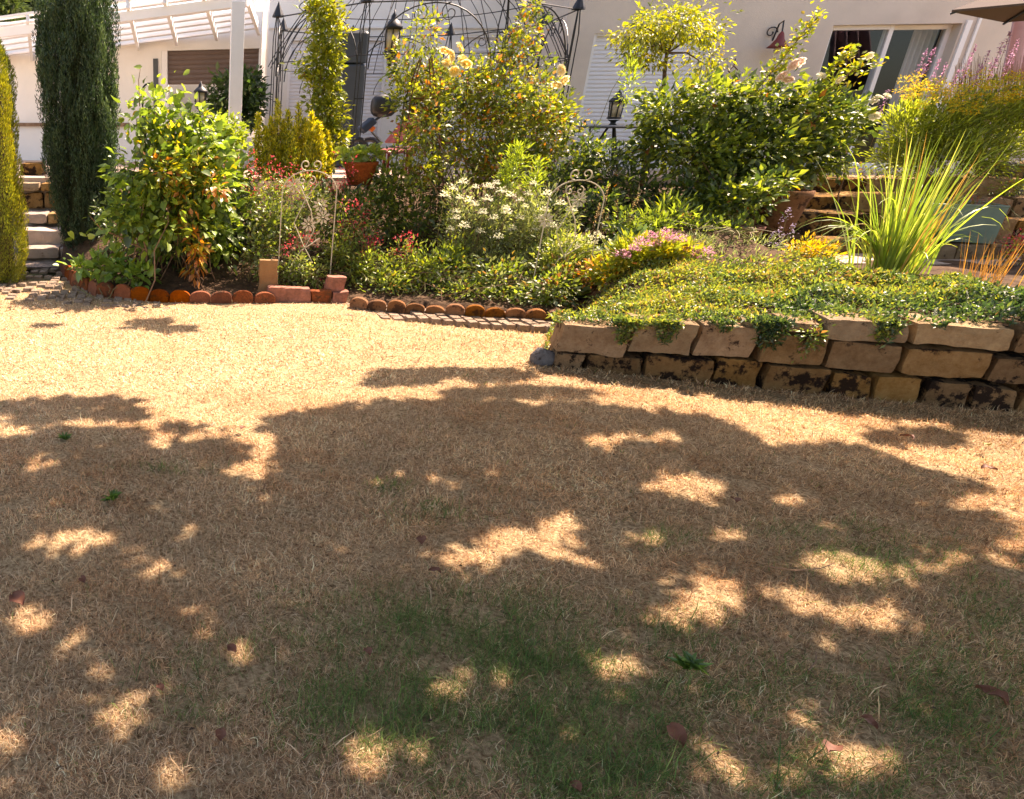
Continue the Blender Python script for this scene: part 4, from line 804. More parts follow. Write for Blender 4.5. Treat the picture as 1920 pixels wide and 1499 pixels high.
# --- standard tree
q = P(1243, 182, 9.0); t_ = thing('standard_tree', 'small umbrella-headed yellow-green tree on a thin stem before the shutter', 'tree', Vector((q.x, 9.0, soil(q.x, 9.0)))); mb = MB()
top = P(1250, 100, 9.0); mb.tube([(q.x - .02, 9, soil(q.x, 9)), (q.x, 9.0, q.z), P(1246, 140, 9.0), top], [.026, .024, .02, .016], 8); mb.build('trunk', M['bark'], t_, smooth=True); mb = MB()
for (a, b_) in [(1170, 70), (1200, 45), (1240, 40), (1290, 40), (1330, 70), (1320, 120), (1215, 90), (1275, 75)]: e = P(a, b_, 9.0 + random.uniform(-.2, .2)); mb.tube([top, (top + e) / 2 + Vector((0, 0, .06)), e], [.014, .009, .004], 5)
mb.build('branches', M['bark'], t_); rng = np.random.default_rng(44)
bl = [pb(1180, 68, 9, 26, 16, .3), pb(1215, 55, 9, 42, 30, .35), pb(1262, 50, 9, 48, 32, .4), pb(1305, 60, 9, 38, 36, .35), pb(1325, 110, 9, 20, 42, .25), pb(1205, 100, 9, 34, 26, .3), pb(1240, 115, 9, 14, 14, .2), pb(1305, 20, 9, 18, 14, .2), pb(1322, 150, 9, 12, 18, .15), pb(1155, 72, 9, 12, 6, .15)]
pos, ax, key = cloud(rng, bl, 3000, 9, .08); ax[:, 2] -= .7; n = len(pos)
leafmesh('crown', t_, pos, ax, .06 * (.6 + .7 * rng.random(n)), .026, pick(rng, [(2, (.14, .19, .03)), (4, YG), (2.4, (.44, .44, .03)), (1, YL)], n, .2, key), LEAF, rng)
# --- goldenrod
t_, rng = shrub('goldenrod', 'tall yellow goldenrod clump in full flower at the upper right', 'perennial', gbase(1800, 7.9), [pb(1700, 240, 8, 45, 50), pb(1770, 240, 7.9, 60, 55), pb(1850, 230, 7.9, 60, 60), pb(1910, 230, 7.9, 50, 60), pb(1690, 290, 7.9, 40, 25), pb(1800, 285, 7.8, 90, 30)], 10000, .065, [(2, (.15, .22, .04)), (3, (.28, .37, .06)), (3, (.42, .50, .07))], .16, 'leaf', 50, 8, .08, r=.004, spread=.5, up=1.0)
cs = []
for k in range(90):
    px = 1700 + 230 * (k % 23) / 22 + rng.normal() * 6; py = (172 if px < 1770 else 190 if px < 1830 else 165) + rng.normal() * 18; cs.append(P(px, py, 7.6 + rng.uniform(-.2, .15)))
cs += [P(1712, 165, 7.8), P(1735, 160, 7.8), P(1730, 175, 7.8), P(1895, 150, 7.8), P(1905, 165, 7.8)]
florets('flower_plumes', t_, rng, np.array(cs), .06, 40, .02, [(2, (.80, .60, .04)), (2, (.55, .55, .06)), (1, (.75, .42, .03))], .4)
# --- purple spikes
def spikes(name, label, cat, spots, Y, hpx, pal, per=70, L=.017, wd=.02, lab_px=None, stemm='drystem', grass=0, gpal=None):
    b = gbase(lab_px, Y); t_ = thing(name, label, cat, b); rng = np.random.default_rng(SEED[0] + 500); SEED[0] += 1
    stalks(t_, 'stems', [(a, c, Y + rng.uniform(-.1, .1)) for a, c in spots], Y, .003, stemm, lean=.12)
    C = []
    for a, c in spots:
        Yq = Y + rng.uniform(-.1, .1); s = mpp(a, c, Yq); p0 = np.array(P(a, c, Yq)); f_ = rng.random(per) ** 1.2
        C.append(p0[None] - np.array((0.05, 0, 1))[None] * (f_ * hpx * s)[:, None] + rng.normal(size=(per, 3)) * wd * (.3 + .7 * f_[:, None]))
    C = np.concatenate(C); o = leafmesh('flower_spikes', t_, C, rng.normal(size=C.shape), L, L * .6, pick(rng, pal, len(C)), PETAL, rng); o['kind'] = 'stuff'
    return t_, rng
spikes('purple_spikes', 'loose pink-purple flower spikes rising behind the goldenrod', 'perennial', [(1738, 95), (1752, 92), (1762, 112), (1735, 120), (1775, 120), (1800, 130), (1830, 85), (1820, 110), (1855, 96), (1880, 80), (1895, 60), (1910, 75), (1842, 118), (1900, 100), (1870, 110), (1668, 168)], 8.5, 42, [(2, (.55, .28, .5)), (1, (.62, .4, .6)), (1, (.4, .2, .32))], 70, .02, .016, 1800)
t_ = thing('reddish_grass', 'reddish brown upright grass stems behind the goldenrod', 'grass clump', gbase(1850, 8.6)); rng = np.random.default_rng(77)
mb = MB()
for k in range(150):
    a = 1800 + 125 * rng.random(); e = P(a + rng.normal() * 8, 100 + 55 * rng.random(), 8.6); b_ = P(a - 12, 250, 8.6); mb.tube([b_, (b_ + e) / 2, e], [.004, .003, .0015], 3)
mb.build('stems', M['drystem'], t_)
# --- ornamental grass
def ribbon_clump(name, label, cat, base, blades, w0, pal, m_=LEAF, rng=None, part='blades'):
    t_ = thing(name, label, cat, base); V = []; F = []; C = []; cc = pick(rng, pal, len(blades), .15)
    for i, (s, d, L_, dr) in enumerate(blades):
        n = 10; p = np.array(s, float); d = np.array(d, float); d /= np.linalg.norm(d); side = np.cross(d, (0, 0, 1)); side /= max(np.linalg.norm(side), 1e-6); a = rng.random() * 3.14; fr = np.cross(side, d); side = side * math.cos(a) + fr * math.sin(a) * .6
        b = len(V)
        for k in range(n + 1):
            t_k = k / n; wd = w0 * (1 - t_k ** 2.2) * min(1, .5 + 2 * t_k); V += [p - side * wd / 2, p + side * wd / 2]; C += [cc[i], cc[i]]
            p = p + d * L_ / n; d = d + np.array((0, 0, -dr / n * (.2 + 1.8 * t_k))) ; d /= np.linalg.norm(d)
        for k in range(n): q = b + 2 * k; F += [(q, q + 1, q + 3), (q, q + 3, q + 2)]
    npmesh(part, np.array(V), np.array(F), m_, t_, np.array(C)); return t_
rng = np.random.default_rng(60); gb = P(1655, 528, 5.6); gb.z = soil(gb.x, 5.6); bl = []
for k in range(230):
    a = rng.random() * 6.283; r = abs(rng.normal()) * .10; s = (gb.x + r * math.cos(a) + .02, 5.6 + r * math.sin(a) * .8, gb.z - .02); tl = abs(rng.normal()) * .20 + .03
    d = (math.cos(a) * tl + .02 + rng.normal() * .11, math.sin(a) * tl, 1); L_ = rng.uniform(.4, 1.25); bl.append((s, d, L_, rng.random() ** 2 * 3.0))
for k in range(30):
    a = rng.choice([math.pi, 0]) + rng.normal() * .5; bl.append(((gb.x + .1 * math.cos(a), 5.58, gb.z + .15), (math.cos(a) * .9, math.sin(a) * .5, 1.1), rng.uniform(.5, .95), rng.uniform(1.8, 4.2)))
t_ = ribbon_clump('ornamental_grass', 'tall arching clump of bright yellow-green ornamental grass on the raised bed', 'ornamental grass', gb, bl, .017, [(3, (.18, .30, .05)), (4, (.30, .43, .07)), (2, (.44, .52, .14)), (.8, (.45, .28, .10))], LEAF, rng)
rng = np.random.default_rng(61); bl = []; gb2 = P(1835, 560, 5.3); gb2.z = soil(gb2.x, 5.3)
for k in range(60): a = rng.random() * 6.28; bl.append(((gb2.x + rng.normal() * .07, 5.3 + rng.normal() * .05, gb2.z), (math.cos(a) * .2, math.sin(a) * .2, 1), rng.uniform(.2, .48), rng.random() * .8))
ribbon_clump('dry_grass_tuft', 'thin orange-brown dry grass tuft at the right of the raised bed', 'grass tuft', gb2, bl, .006, [(2, (.35, .16, .05)), (2, (.45, .24, .07))], LEAF, rng)

# --- red salvia shrubs
def redplant(label, base, blobs, n, nf, fl, pal, name='red_salvia'):
    t_, rng = shrub(name, label, 'perennial', base, blobs, n, .04, pal, .38, 'leaf', 22, 8, .07, 'drystem', .0035, spread=.12)
    pos, ax, key = cloud(rng, fl, nf, 5, .03); o = leafmesh('flowers', t_, pos, ax, .024, .015, pick(rng, [(3, (.60, .05, .07)), (2, (.65, .12, .16)), (1, (.4, .04, .06))], len(pos)), PETAL, rng); o['kind'] = 'stuff'
    return t_
PS = [(2, DG), (3, MG), (3, (.2, .25, .06)), (2, (.28, .30, .06)), (1, BR)]
redplant('airy shrub with small red flowers left of the cream arched trellis', gbase(500, 7.4), [pb(500, 375, 7.4, 40, 50), pb(560, 385, 7.3, 55, 55), pb(540, 440, 7.2, 50, 50)], 2600, 420, [pb(500, 325, 7.3, 32, 40), pb(550, 335, 7.3, 50, 30), pb(560, 460, 7.0, 30, 30), pb(470, 330, 7.3, 14, 50)], PS)
redplant('spray of crimson flowers on thin stems right of the cream arched trellis', gbase(660, 7.3), [pb(660, 440, 7.2, 60, 50), pb(640, 490, 7.1, 50, 40), pb(700, 500, 7.0, 60, 35)], 2500, 420, [pb(670, 395, 7.1, 34, 22), pb(655, 425, 7.1, 30, 20), pb(640, 330, 7.4, 30, 40), pb(690, 450, 7.1, 30, 14)], PS)
redplant('low crimson flowered clump in front of the rusty obelisk', gbase(760, 7.0), [pb(760, 500, 7.0, 50, 45), pb(800, 530, 6.95, 50, 30)], 1800, 240, [pb(768, 445, 6.95, 22, 20), pb(700, 460, 6.95, 20, 14), pb(750, 470, 6.95, 25, 20), pb(690, 480, 6.95, 20, 14)], PS)
redplant('small pale green plant with red blooms over the broken bricks', gbase(590, 6.9), [pb(590, 515, 6.85, 28, 26), pb(660, 545, 6.85, 26, 24), pb(560, 500, 6.9, 24, 24)], 900, 60, [pb(615, 525, 6.78, 14, 8), pb(540, 465, 6.85, 14, 14)], [(3, LG), (2, (.3, .34, .12)), (2, MG)])
redplant('red flowered sprig at the right edge beside the terrace wall', gbase(1905, 6.4), [pb(1905, 475, 6.35, 26, 28)], 300, 160, [pb(1905, 455, 6.3, 26, 24)], [(2, LG), (2, BR)])
# --- white border
t_, rng = shrub('white_phlox', 'grey-green bushy plant covered in small white flower heads in the middle of the bed', 'perennial', gbase(930, 7.1),
  [pb(870, 440, 7.1, 45, 60), pb(930, 430, 7.1, 60, 60), pb(990, 450, 7.0, 55, 55), pb(900, 500, 7.0, 70, 40), pb(1000, 500, 6.9, 60, 40), pb(950, 390, 7.3, 60, 30), pb(860, 380, 7.2, 30, 40), pb(1030, 410, 7.0, 50, 45), pb(1050, 480, 6.7, 40, 40)], 10500, .04, [(2, MG), (4, GG), (3, (.30, .36, .16)), (2, (.32, .40, .08))], .28, 'leaf', 40, 8, .07, r=.0035, spread=.3, up=.4)
sp = [(868, 343), (892, 352), (912, 350), (834, 368), (856, 398), (940, 360), (958, 368), (976, 376), (949, 392), (985, 388), (920, 352), (1010, 410), (1050, 383), (1072, 395), (950, 400), (855, 410), (880, 378), (905, 400), (925, 410), (990, 365), (845, 430), (870, 425), (1005, 430), (960, 430), (900, 435), (935, 445), (1020, 395), (1035, 425), (975, 410), (890, 385), (862, 372), (915, 375), (1000, 345), (1025, 365), (930, 345), (850, 355)]
head_parts(t_, sp, 6.85, .036, 70, .016, [(3, (.74, .74, .60)), (1, (.6, .66, .35))], seed=3)
stalks(t_, 'flower_stems', [(a, b_, 6.95) for a, b_ in sp], 7)
t_, rng = shrub('feverfew', 'pale yellow-green plant with round cream flower clusters beside the right trellis', 'perennial', gbase(1080, 6.6), [pb(1060, 470, 6.6, 45, 30), pb(1100, 480, 6.6, 30, 25), pb(1040, 500, 6.5, 40, 25)], 2000, .04, [(3, (.30, .38, .08)), (2, (.40, .44, .10)), (2, MG)], .4, 'leaf', 14, 8, .06, r=.0035)
sp = [(1074, 444), (1090, 450), (1105, 445), (1120, 440), (1065, 455), (1110, 456), (1083, 462), (1052, 462), (1125, 447)]; head_parts(t_, sp, 6.5, .036, 70, .014, [(3, (.76, .74, .55)), (1, (.6, .62, .3))], seed=4)
shrub('daisy_leaf_border', 'fresh light green leafy growth behind the brown edging in front of the rusty obelisk', 'perennial', gbase(760, 6.9), [pb(690, 500, 6.85, 30, 30), pb(740, 520, 6.8, 40, 30), pb(800, 505, 6.8, 45, 40), pb(850, 480, 6.9, 30, 40), pb(640, 470, 7.0, 26, 30)], 3000, .038, [(3, LG), (2, MG), (2, YG), (1, GG)], .4, 'leaf', 24, 8, .06, r=.003, spread=.4, up=.4)
shrub('dark_leaved_filler', 'mid green foliage between the tall urn and the pink sedum', 'perennial', gbase(1320, 6.8), [pb(1300, 440, 6.7, 50, 26), pb(1370, 445, 6.6, 45, 26), pb(1230, 430, 6.8, 50, 26), pb(1170, 430, 6.8, 40, 30)], 3200, .045, [(2, DG), (3, MG), (2, LG), (.6, BR)], .4, 'leaf', 24, 8, .06, r=.003, spread=.4)
# tall light stalks in the middle
shrub('fresh_green_spire', 'fresh light green feathery spires rising in front of the yellow rose bush', 'perennial', gbase(965, 7.3), [pb(962, 320, 7.3, 14, 50, .08), pb(975, 300, 7.3, 7, 26, .05), pb(1000, 340, 7.3, 14, 40, .08), pb(950, 345, 7.3, 14, 40, .08), pb(1180, 150, 7.6, 10, 45, .08)], 1500, .045, [(3, (.32, .44, .05)), (2, LG)], .22, 'leaf', 8, 8, .05, up=.9)
shrub('border_foliage', 'mixed green and rust foliage behind the brown edging pieces', 'perennial', gbase(850, 6.9), [pb(720, 545, 6.7, 40, 26), pb(790, 550, 6.65, 45, 28), pb(860, 555, 6.5, 50, 28), pb(940, 560, 6.4, 50, 30), pb(1010, 562, 6.25, 45, 30), pb(840, 515, 6.8, 50, 40), pb(930, 530, 6.6, 60, 40), pb(1040, 545, 6.2, 40, 35), pb(1060, 520, 6.4, 40, 30)], 7500, .040, [(2, DG), (3, MG), (3, GG), (2, LG), (1, (.34, .24, .06)), (1, BR), (.4, OR)], .5, 'leaf', 40, 8, .07, 'drystem', .003, spread=.5)
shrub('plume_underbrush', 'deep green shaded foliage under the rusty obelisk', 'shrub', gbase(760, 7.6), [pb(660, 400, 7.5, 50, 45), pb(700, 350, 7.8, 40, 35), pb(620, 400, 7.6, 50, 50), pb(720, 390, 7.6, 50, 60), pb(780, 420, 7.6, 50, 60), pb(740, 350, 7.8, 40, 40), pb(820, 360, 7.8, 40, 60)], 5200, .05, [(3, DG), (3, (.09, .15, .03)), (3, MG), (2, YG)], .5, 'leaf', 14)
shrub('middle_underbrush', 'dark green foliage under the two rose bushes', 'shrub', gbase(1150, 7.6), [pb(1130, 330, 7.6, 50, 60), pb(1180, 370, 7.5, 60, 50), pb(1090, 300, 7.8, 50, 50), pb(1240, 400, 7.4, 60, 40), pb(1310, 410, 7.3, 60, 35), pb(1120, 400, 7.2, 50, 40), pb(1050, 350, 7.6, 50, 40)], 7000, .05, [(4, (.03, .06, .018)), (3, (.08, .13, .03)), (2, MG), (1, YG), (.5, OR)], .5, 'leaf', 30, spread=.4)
spikes('seed_spikes', 'dry tan seed spikes leaning right in front of the dark foliage', 'perennial', [(1142, 345), (1158, 375), (1140, 395), (1192, 372), (1185, 395), (1198, 362), (1125, 380)], 6.9, 60, [(3, (.50, .38, .16)), (2, (.36, .2, .1))], 55, .016, .012, 1150)
# lamb ear/low leaves
shrub('broad_leaf_rosette', 'blue-green broad leaves below the dry seed spikes', 'perennial', gbase(1150, 6.6), [pb(1150, 475, 6.5, 30, 18), pb(1190, 460, 6.6, 30, 20), pb(1060, 555, 6.3, 40, 14)], 220, .10, [(3, (.10, .18, .08)), (1, MG)], .45, 'big', 4, 5, .06, up=.3)
shrub('spiky_green_plants', 'narrow-leaved light green plants beside the dark pot', 'perennial', gbase(1270, 6.9), [pb(1260, 410, 6.9, 35, 30), pb(1300, 420, 6.9, 30, 28), pb(1220, 430, 6.8, 30, 25)], 900, .075, [(3, LG), (2, MG), (1, YG)], .2, 'leaf', 10, 8, .06, up=.5)
t_, rng = shrub('pink_sedum', 'yellow-green fleshy sedum topped with dusty pink flower heads', 'perennial', gbase(1240, 6.2), [pb(1180, 480, 6.0, 40, 25), pb(1230, 475, 6.0, 50, 28), pb(1280, 485, 5.95, 40, 24), pb(1140, 510, 6.1, 30, 20)], 2600, .05, [(3, (.36, .38, .04)), (3, (.26, .34, .04)), (1, YL), (.5, OR)], .5, 'leaf', 20, 8, .06, up=.6)
sp = [(1218, 446), (1248, 440), (1240, 452), (1275, 455), (1290, 470), (1310, 484), (1300, 488), (1202, 460), (1188, 470), (1230, 462), (1262, 450), (1320, 478), (1165, 482), (1270, 512), (1245, 516)]; head_parts(t_, sp, 5.85, .055, 110, .017, [(3, (.62, .30, .42)), (2, (.66, .40, .46)), (1, (.55, .16, .40))], seed=5, flat=.9)
t_, rng = shrub('orange_sedum', 'small bright yellow and orange clump near the stone steps', 'perennial', gbase(1505, 6.1), [pb(1510, 475, 6.1, 42, 26), pb(1540, 485, 6.1, 30, 20), pb(1480, 495, 6.0, 36, 14)], 1800, .032, [(3, (.66, .38, .03)), (2, YL), (2, YG), (1, LG)], .4, 'leaf', 14, 8, .05, up=.6)
spikes('lilac_aster', 'pale lilac aster sprig left of the orange clump', 'perennial', [(1450, 435), (1465, 425), (1470, 440), (1458, 455), (1475, 458), (1445, 470), (1490, 420), (1480, 390)], 6.3, 24, [(3, (.45, .38, .62)), (1, (.6, .5, .6))], 40, .014, .02, 1465, 'stem')
shrub('silver_foliage', 'silver-green feathery foliage right of the pink sedum', 'perennial', gbase(1360, 6.3), [pb(1340, 485, 6.1, 45, 26), pb(1400, 475, 6.2, 50, 30), pb(1380, 500, 5.9, 60, 20), pb(1300, 470, 6.3, 40, 26), pb(1440, 490, 6.0, 40, 22)], 4200, .045, [(3, (.20, .26, .16)), (2, (.28, .34, .18)), (1, MG)], .18, 'leaf', 14, 8, .06, up=.4)
shrub('rust_leaf_plant', 'rust and tan dry foliage between the sedum and brown edging', 'perennial', gbase(1130, 6.4), [pb(1060, 515, 6.4, 30, 22), pb(1110, 505, 6.3, 30, 16), pb(1000, 540, 6.6, 30, 20)], 900, .04, [(3, (.36, .2, .09)), (2, OR), (2, YG)], .45, 'leaf', 10, 8, .06, 'drystem')
# right upper wall plants
shrub('wall_top_cushion', 'low yellow-green cushion plant on top of the right terrace wall', 'perennial', gbase(1890, 7.6), [pb(1895, 350, 7.6, 30, 12, .15), pb(1840, 320, 7.9, 40, 16, .2), pb(1700, 320, 8.2, 60, 18, .2), pb(1590, 320, 8.2, 40, 14, .15)], 1600, .035, [(3, YG), (2, MG), (1, BR)], .4, 'leaf', 6, 8, .05)
shrub('purple_trough_plant', 'low dark red succulents growing in the green trough', 'perennial', P(1820, 384, 6.75), [pb(1820, 382, 6.75, 60, 5, .1)], 260, .03, [(2, (.3, .08, .06)), (2, (.2, .14, .06)), (1, GG)], .5, 'leaf', 0, 6, .03)
# groundcover on raised bed
rng = np.random.default_rng(88); n = 80000
xs = rng.uniform(WA.x, 7.4, n); f_ = rng.random(n) ** .8; wy = np.array([wall_y(a) for a in xs]); depth = np.where(xs < 5.0, 1.5 + (xs - XW) * .1, 1.6)
ys = wy + .06 + f_ * depth
hm = .05 + .07 * np.sin(xs * 5 + ys * 3) * np.sin(ys * 7 - xs * 2) + .04 * np.sin(xs * 13 + 1) * np.sin(ys * 11)
over = np.clip(1 - (ys - wy) / .18, 0, 1); zs = np.array([max(soil(a, max(b_, wall_y(a) + .13)), ztop(a) - .02 if b_ < wall_y(a) + (.24 if a < xb(b_) + .4 else .4) else 0) for a, b_ in zip(xs, ys)]) + np.clip(hm, .01, .3) * (1 - over * .8) * rng.random(n) ** .4 + .01
keep = (rng.random(n) < np.where(f_ > .85, .5, 1)) & (xs > WA.x + .0 + np.clip(ys - WA.y - .15, 0, 9) * .60); gapn = np.sin(xs * 6.3 + 1.5 * np.sin(ys * 5)) * np.sin(ys * 8.1 + xs * 3); keep &= ~((gapn > .62) & (rng.random(n) < .75)); pos = np.stack([xs, ys, zs], 1)[keep]; wk = wy[keep]
tx = rng.uniform(WA.x + .02, 5.6, 9000); tm = np.clip(np.sin(tx * 7.1) * np.sin(tx * 17 + 1) * 1.2 - .08 + .3 * np.sin(tx * 2.3), 0, 1); tk_ = rng.random(9000) < tm; tx = tx[tk_]; tm = tm[tk_]
tp = np.stack([tx, np.array([wall_y(a) for a in tx]) - .012 - .03 * rng.random(len(tx)), np.array([ztop(a) for a in tx]) + .03 - rng.random(len(tx)) ** 1.6 * .17 * tm], 1)
tp2 = tp.copy(); tp2[:, 1] += rng.random(len(tx)) * .1; tp2[:, 2] = np.array([ztop(a) for a in tx]) + .03 * rng.random(len(tx)) + .01
pos = np.concatenate([pos, tp, tp2]); wy = np.concatenate([wk, tp[:, 1], tp2[:, 1]]); n = len(pos); keep = slice(None)
shade = np.clip((pos[:, 0] - 3.2) / 2.5 - (pos[:, 1] - wy[keep]) * .9 + .35 + .35 * np.sin(pos[:, 0] * 4.1) * np.sin(pos[:, 1] * 5), 0, 1)  # leaf tone of the mix: darker green towards the right and the wall front
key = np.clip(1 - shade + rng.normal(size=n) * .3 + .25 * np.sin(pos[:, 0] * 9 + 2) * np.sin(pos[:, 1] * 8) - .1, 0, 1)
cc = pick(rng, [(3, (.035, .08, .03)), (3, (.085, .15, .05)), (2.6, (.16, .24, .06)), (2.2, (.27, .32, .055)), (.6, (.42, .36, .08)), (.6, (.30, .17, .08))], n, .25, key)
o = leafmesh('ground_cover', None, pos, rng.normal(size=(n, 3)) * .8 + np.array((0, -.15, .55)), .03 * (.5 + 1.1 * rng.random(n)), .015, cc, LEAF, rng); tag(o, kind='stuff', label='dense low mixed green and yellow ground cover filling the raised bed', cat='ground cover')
tl, rg_ = shrub('trailing_sprig', 'small green sprig trailing over the wall stones below the ground cover', 'plant', WP.pt(WP.hit(1520, 650)[0], .35), [pb(1525, 635, WP.pt(WP.hit(1520, 640)[0], 0).y - .03, 22, 30, .03), pb(1905, 625, WP.pt(WP.hit(1905, 640)[0], 0).y - .03, 30, 22, .05)], 420, .028, [(2, DG), (2, MG), (1, BR)], .5, 'leaf', 0, 6, .03)
b = P(1735, 545, 5.3); shrub('lime_leaf_plant', 'single lime green large-leaved plant at the foot of the ornamental grass', 'plant', b, [pb(1745, 545, 5.3, 26, 12, .08)], 40, .08, [(1, (.36, .52, .05))], .7, 'big', 3, 4, .04, up=.3)

# --- cream trellises
def trellis(name, label, px0, px1, pyt, pyb, Y, flowers, sd):
    s = mpp((px0 + px1) / 2, (pyt + pyb) / 2, Y); b = P((px0 + px1) / 2 - 8, pyb, Y); t_ = thing(name, label, 'trellis', b); w_ = (px1 - px0) * s / 2; cx = b.x + .02; z0 = P(px0, pyb, Y).z; ztop = P(px0, pyt, Y).z; zc = ztop - w_ * .75
    mb = MB(); mb.tube([(cx - w_, Y, z0), (cx - w_, Y, zc)] + [(cx - w_ * math.cos(a), Y, zc + w_ * .75 * math.sin(a)) for a in [math.pi * k / 16 for k in range(1, 16)]] + [(cx + w_, Y, zc), (cx + w_, Y, z0)], .0055, 6)
    mb.tube([(cx - w_, Y, z0 + .02), (cx + w_, Y, z0 + .02)], .006, 5)
    for sg in (-1, 1): mb.tube(spiral((cx + sg * .05, Y, ztop + .05), .05, 1.15, R(-90), 20, (1, 0, 0), (0, 0, 1), sg), .006, 5)
    for sg in (-1, 1): mb.tube(spiral((cx + sg * .045 - .03, Y, ztop - .09), .04, 1.1, R(90), 18, (1, 0, 0), (0, 0, 1), -sg), .005, 5)
    H = zc - z0
    mb.tube([(cx - w_ * .6, Y, z0 + .02), (cx - w_ * .55, Y, z0 + H * .25), (cx - w_ * .2, Y, z0 + H * .42), (cx + w_ * .5, Y, z0 + H * .55)], .005, 5)
    mb.tube([(cx + w_ * .3, Y, z0 + H * .3), (cx - w_ * .1, Y, z0 + H * .48), (cx - w_ * .5, Y, z0 + H * .7), (cx - w_ * .1, Y, z0 + H * .95), (cx + w_ * .3, Y, zc + w_ * .3)], .005, 5)
    mb.tube([(cx - w_ * .05, Y, z0 + H * .45), (cx + w_ * .25, Y, z0 + H * .62), (cx + w_ * .1, Y, z0 + H * .82), (cx - w_ * .35, Y, z0 + H * 1.05)], .005, 5)
    mb.build('frame', M['cream'], t_)
    for (px, py) in flowers:
        c = P(px, py, Y - .012); r = 15 * s; mb = MB()
        for k in range(9):
            a = k * 6.283 / 9 + px; d = Vector((math.cos(a), 0, math.sin(a))); sdv = Vector((-d.z, 0, d.x)); q = [c + d * r * .2, c + d * r * .65 + sdv * r * .17, c + d * r, c + d * r * .65 - sdv * r * .17]
            mb.add(q + [v + Vector((0, .003, 0)) for v in q], [(0, 1, 2, 3), (7, 6, 5, 4), (0, 4, 5, 1), (1, 5, 6, 2), (2, 6, 7, 3), (3, 7, 4, 0)])
        mb.lathe(c, [(r * .15, -.004), (r * .15, .004)], 8); mb.build('metal_flower', M['cream'], t_)
trellis('flower_trellis', 'cream arched wire trellis with metal daisies at the left of the bed', 522, 622, 320, 548, 6.88, [(552, 348), (601, 385), (605, 408), (579, 421), (554, 508)], 1)
trellis('flower_trellis', 'cream arched wire trellis with metal daisies in front of the white flowers', 996, 1098, 338, 560, 6.42, [(1086, 375), (1024, 413), (1046, 530)], 2)
# --- rusty obelisk
t_ = thing('rusty_obelisk', 'rusty brown iron plant obelisk inside the yellow rose bush', 'obelisk', gbase(790, 7.85)); c0 = P(785, 400, 7.85); gz = soil(c0.x, 7.85)
top = Vector((P(798, 110, 7.85).x, 7.85, P(798, 110, 7.85).z)); hw = 48 * mpp(785, 350, 7.85)
for sx in (-1, 1):
    for sy in (-1, 1): mb = MB(); mb.tube([(c0.x + sx * hw, 7.85 + sy * hw * .6, gz), (top.x + sx * hw * .5, 7.85 + sy * hw * .35, P(0, 190, 7.85).z), (top.x + sx * .05, 7.85 + sy * .03, top.z)], .007, 5); mb.build('leg', M['rust'], t_)
for py, f_ in ((352, .92), (268, .8), (185, .5)):
    z = P(790, py, 7.85).z; mb = MB(); q = [(c0.x + sx * hw * f_ + (top.x - c0.x) * (1 - f_), 7.85 + sy * hw * .6 * f_, z) for sx, sy in ((-1, -1), (1, -1), (1, 1), (-1, 1), (-1, -1))]
    for a, b_ in zip(q, q[1:]): mb.beam(a, b_, .01, .014)
    mb.build('band', M['rust'], t_)
for k in range(5): mb = MB(); x = c0.x + hw * (-.7 + .35 * k); mb.tube([(x, 7.85 - hw * .5, gz), (x * .6 + top.x * .4, 7.8, P(0, 200, 7.85).z)], .004, 5); mb.build('bar', M['rust'], t_)
# --- pots
def pot(name, label, px, pyt, pyb, Y, wt, wb, mm, soilit=True, rim=True, cat='pot'):
    s = mpp(px, pyt, Y); b = P(px, pyb, Y); zt = P(px, pyt, Y).z; t_ = thing(name, label, cat, b); mb = MB(); H = zt - b.z; rt, rb = wt * s / 2, wb * s / 2
    mb.lathe(b, [(rb, 0), (rb * .3 + rt * .7, H * .7), (rt * .95, H * .84), (rt, H * .86), (rt * 1.03, H), (rt * .93, H), (rt * .9, H * .9)], 28); mb.build('body', M[mm], t_, smooth=True)
    mb = MB(); mb.lathe(b + Vector((0, 0, H * .9)), [(rt * .88, 0), (rt * .5, .01)], 20); mb.build('soil', M['soil'], t_)
    return t_
pt1 = pot('plant_pot', 'red-brown terracotta pot raised on a rusty stand behind the crimson flowers', 673, 303, 346, 7.7, 64, 42, 'terra')
b = P(673, 346, 7.7); sd_ = thing('pot_stand', 'thin rusty stand under the raised terracotta pot', 'plant stand', (b.x, b.y, soil(b.x, b.y)))
for dx in (-.1, .1, 0): mb = MB(); mb.tube([(b.x + dx, b.y - abs(dx) * .3, soil(b.x, b.y) - .02), (b.x + dx * .9, b.y, b.z)], .008, 6); mb.build('leg', M['rust'], sd_)
mb = MB(); mb.lathe(b - Vector((0, 0, .012)), [(.13, 0), (.13, .01)], 18); mb.build('plate', M['rust'], sd_)
shrub('potted_pelargonium', 'soft green round leaves with one pink bloom in the raised pot', 'plant', P(673, 300, 7.7), [pb(660, 292, 7.7, 20, 9, .1), pb(690, 288, 7.7, 18, 12, .1)], 170, .055, [(2, (.3, .4, .07)), (1, LG)], .85, 'big', 0, 5, .04, up=.4)
pot('large_urn', 'tall brown terracotta urn half hidden under the pink rose bush', 1446, 356, 446, 7.0, 84, 48, 'terra2')
pot('small_pot', 'small weathered terracotta pot on the soil left of the tall urn', 1396, 424, 462, 6.6, 46, 30, 'pinkbrick')
shrub('left_terrace_flowers', 'pink potted flowers at the back left of the golden cypress', 'plant', Vector((P(425, 300, 9.2).x, 9.2, .9)), [pb(428, 292, 9.2, 16, 14, .12)], 150, .05, [(2, (.5, .16, .12)), (2, LG)], .7, 'leaf', 0, 6, .04)
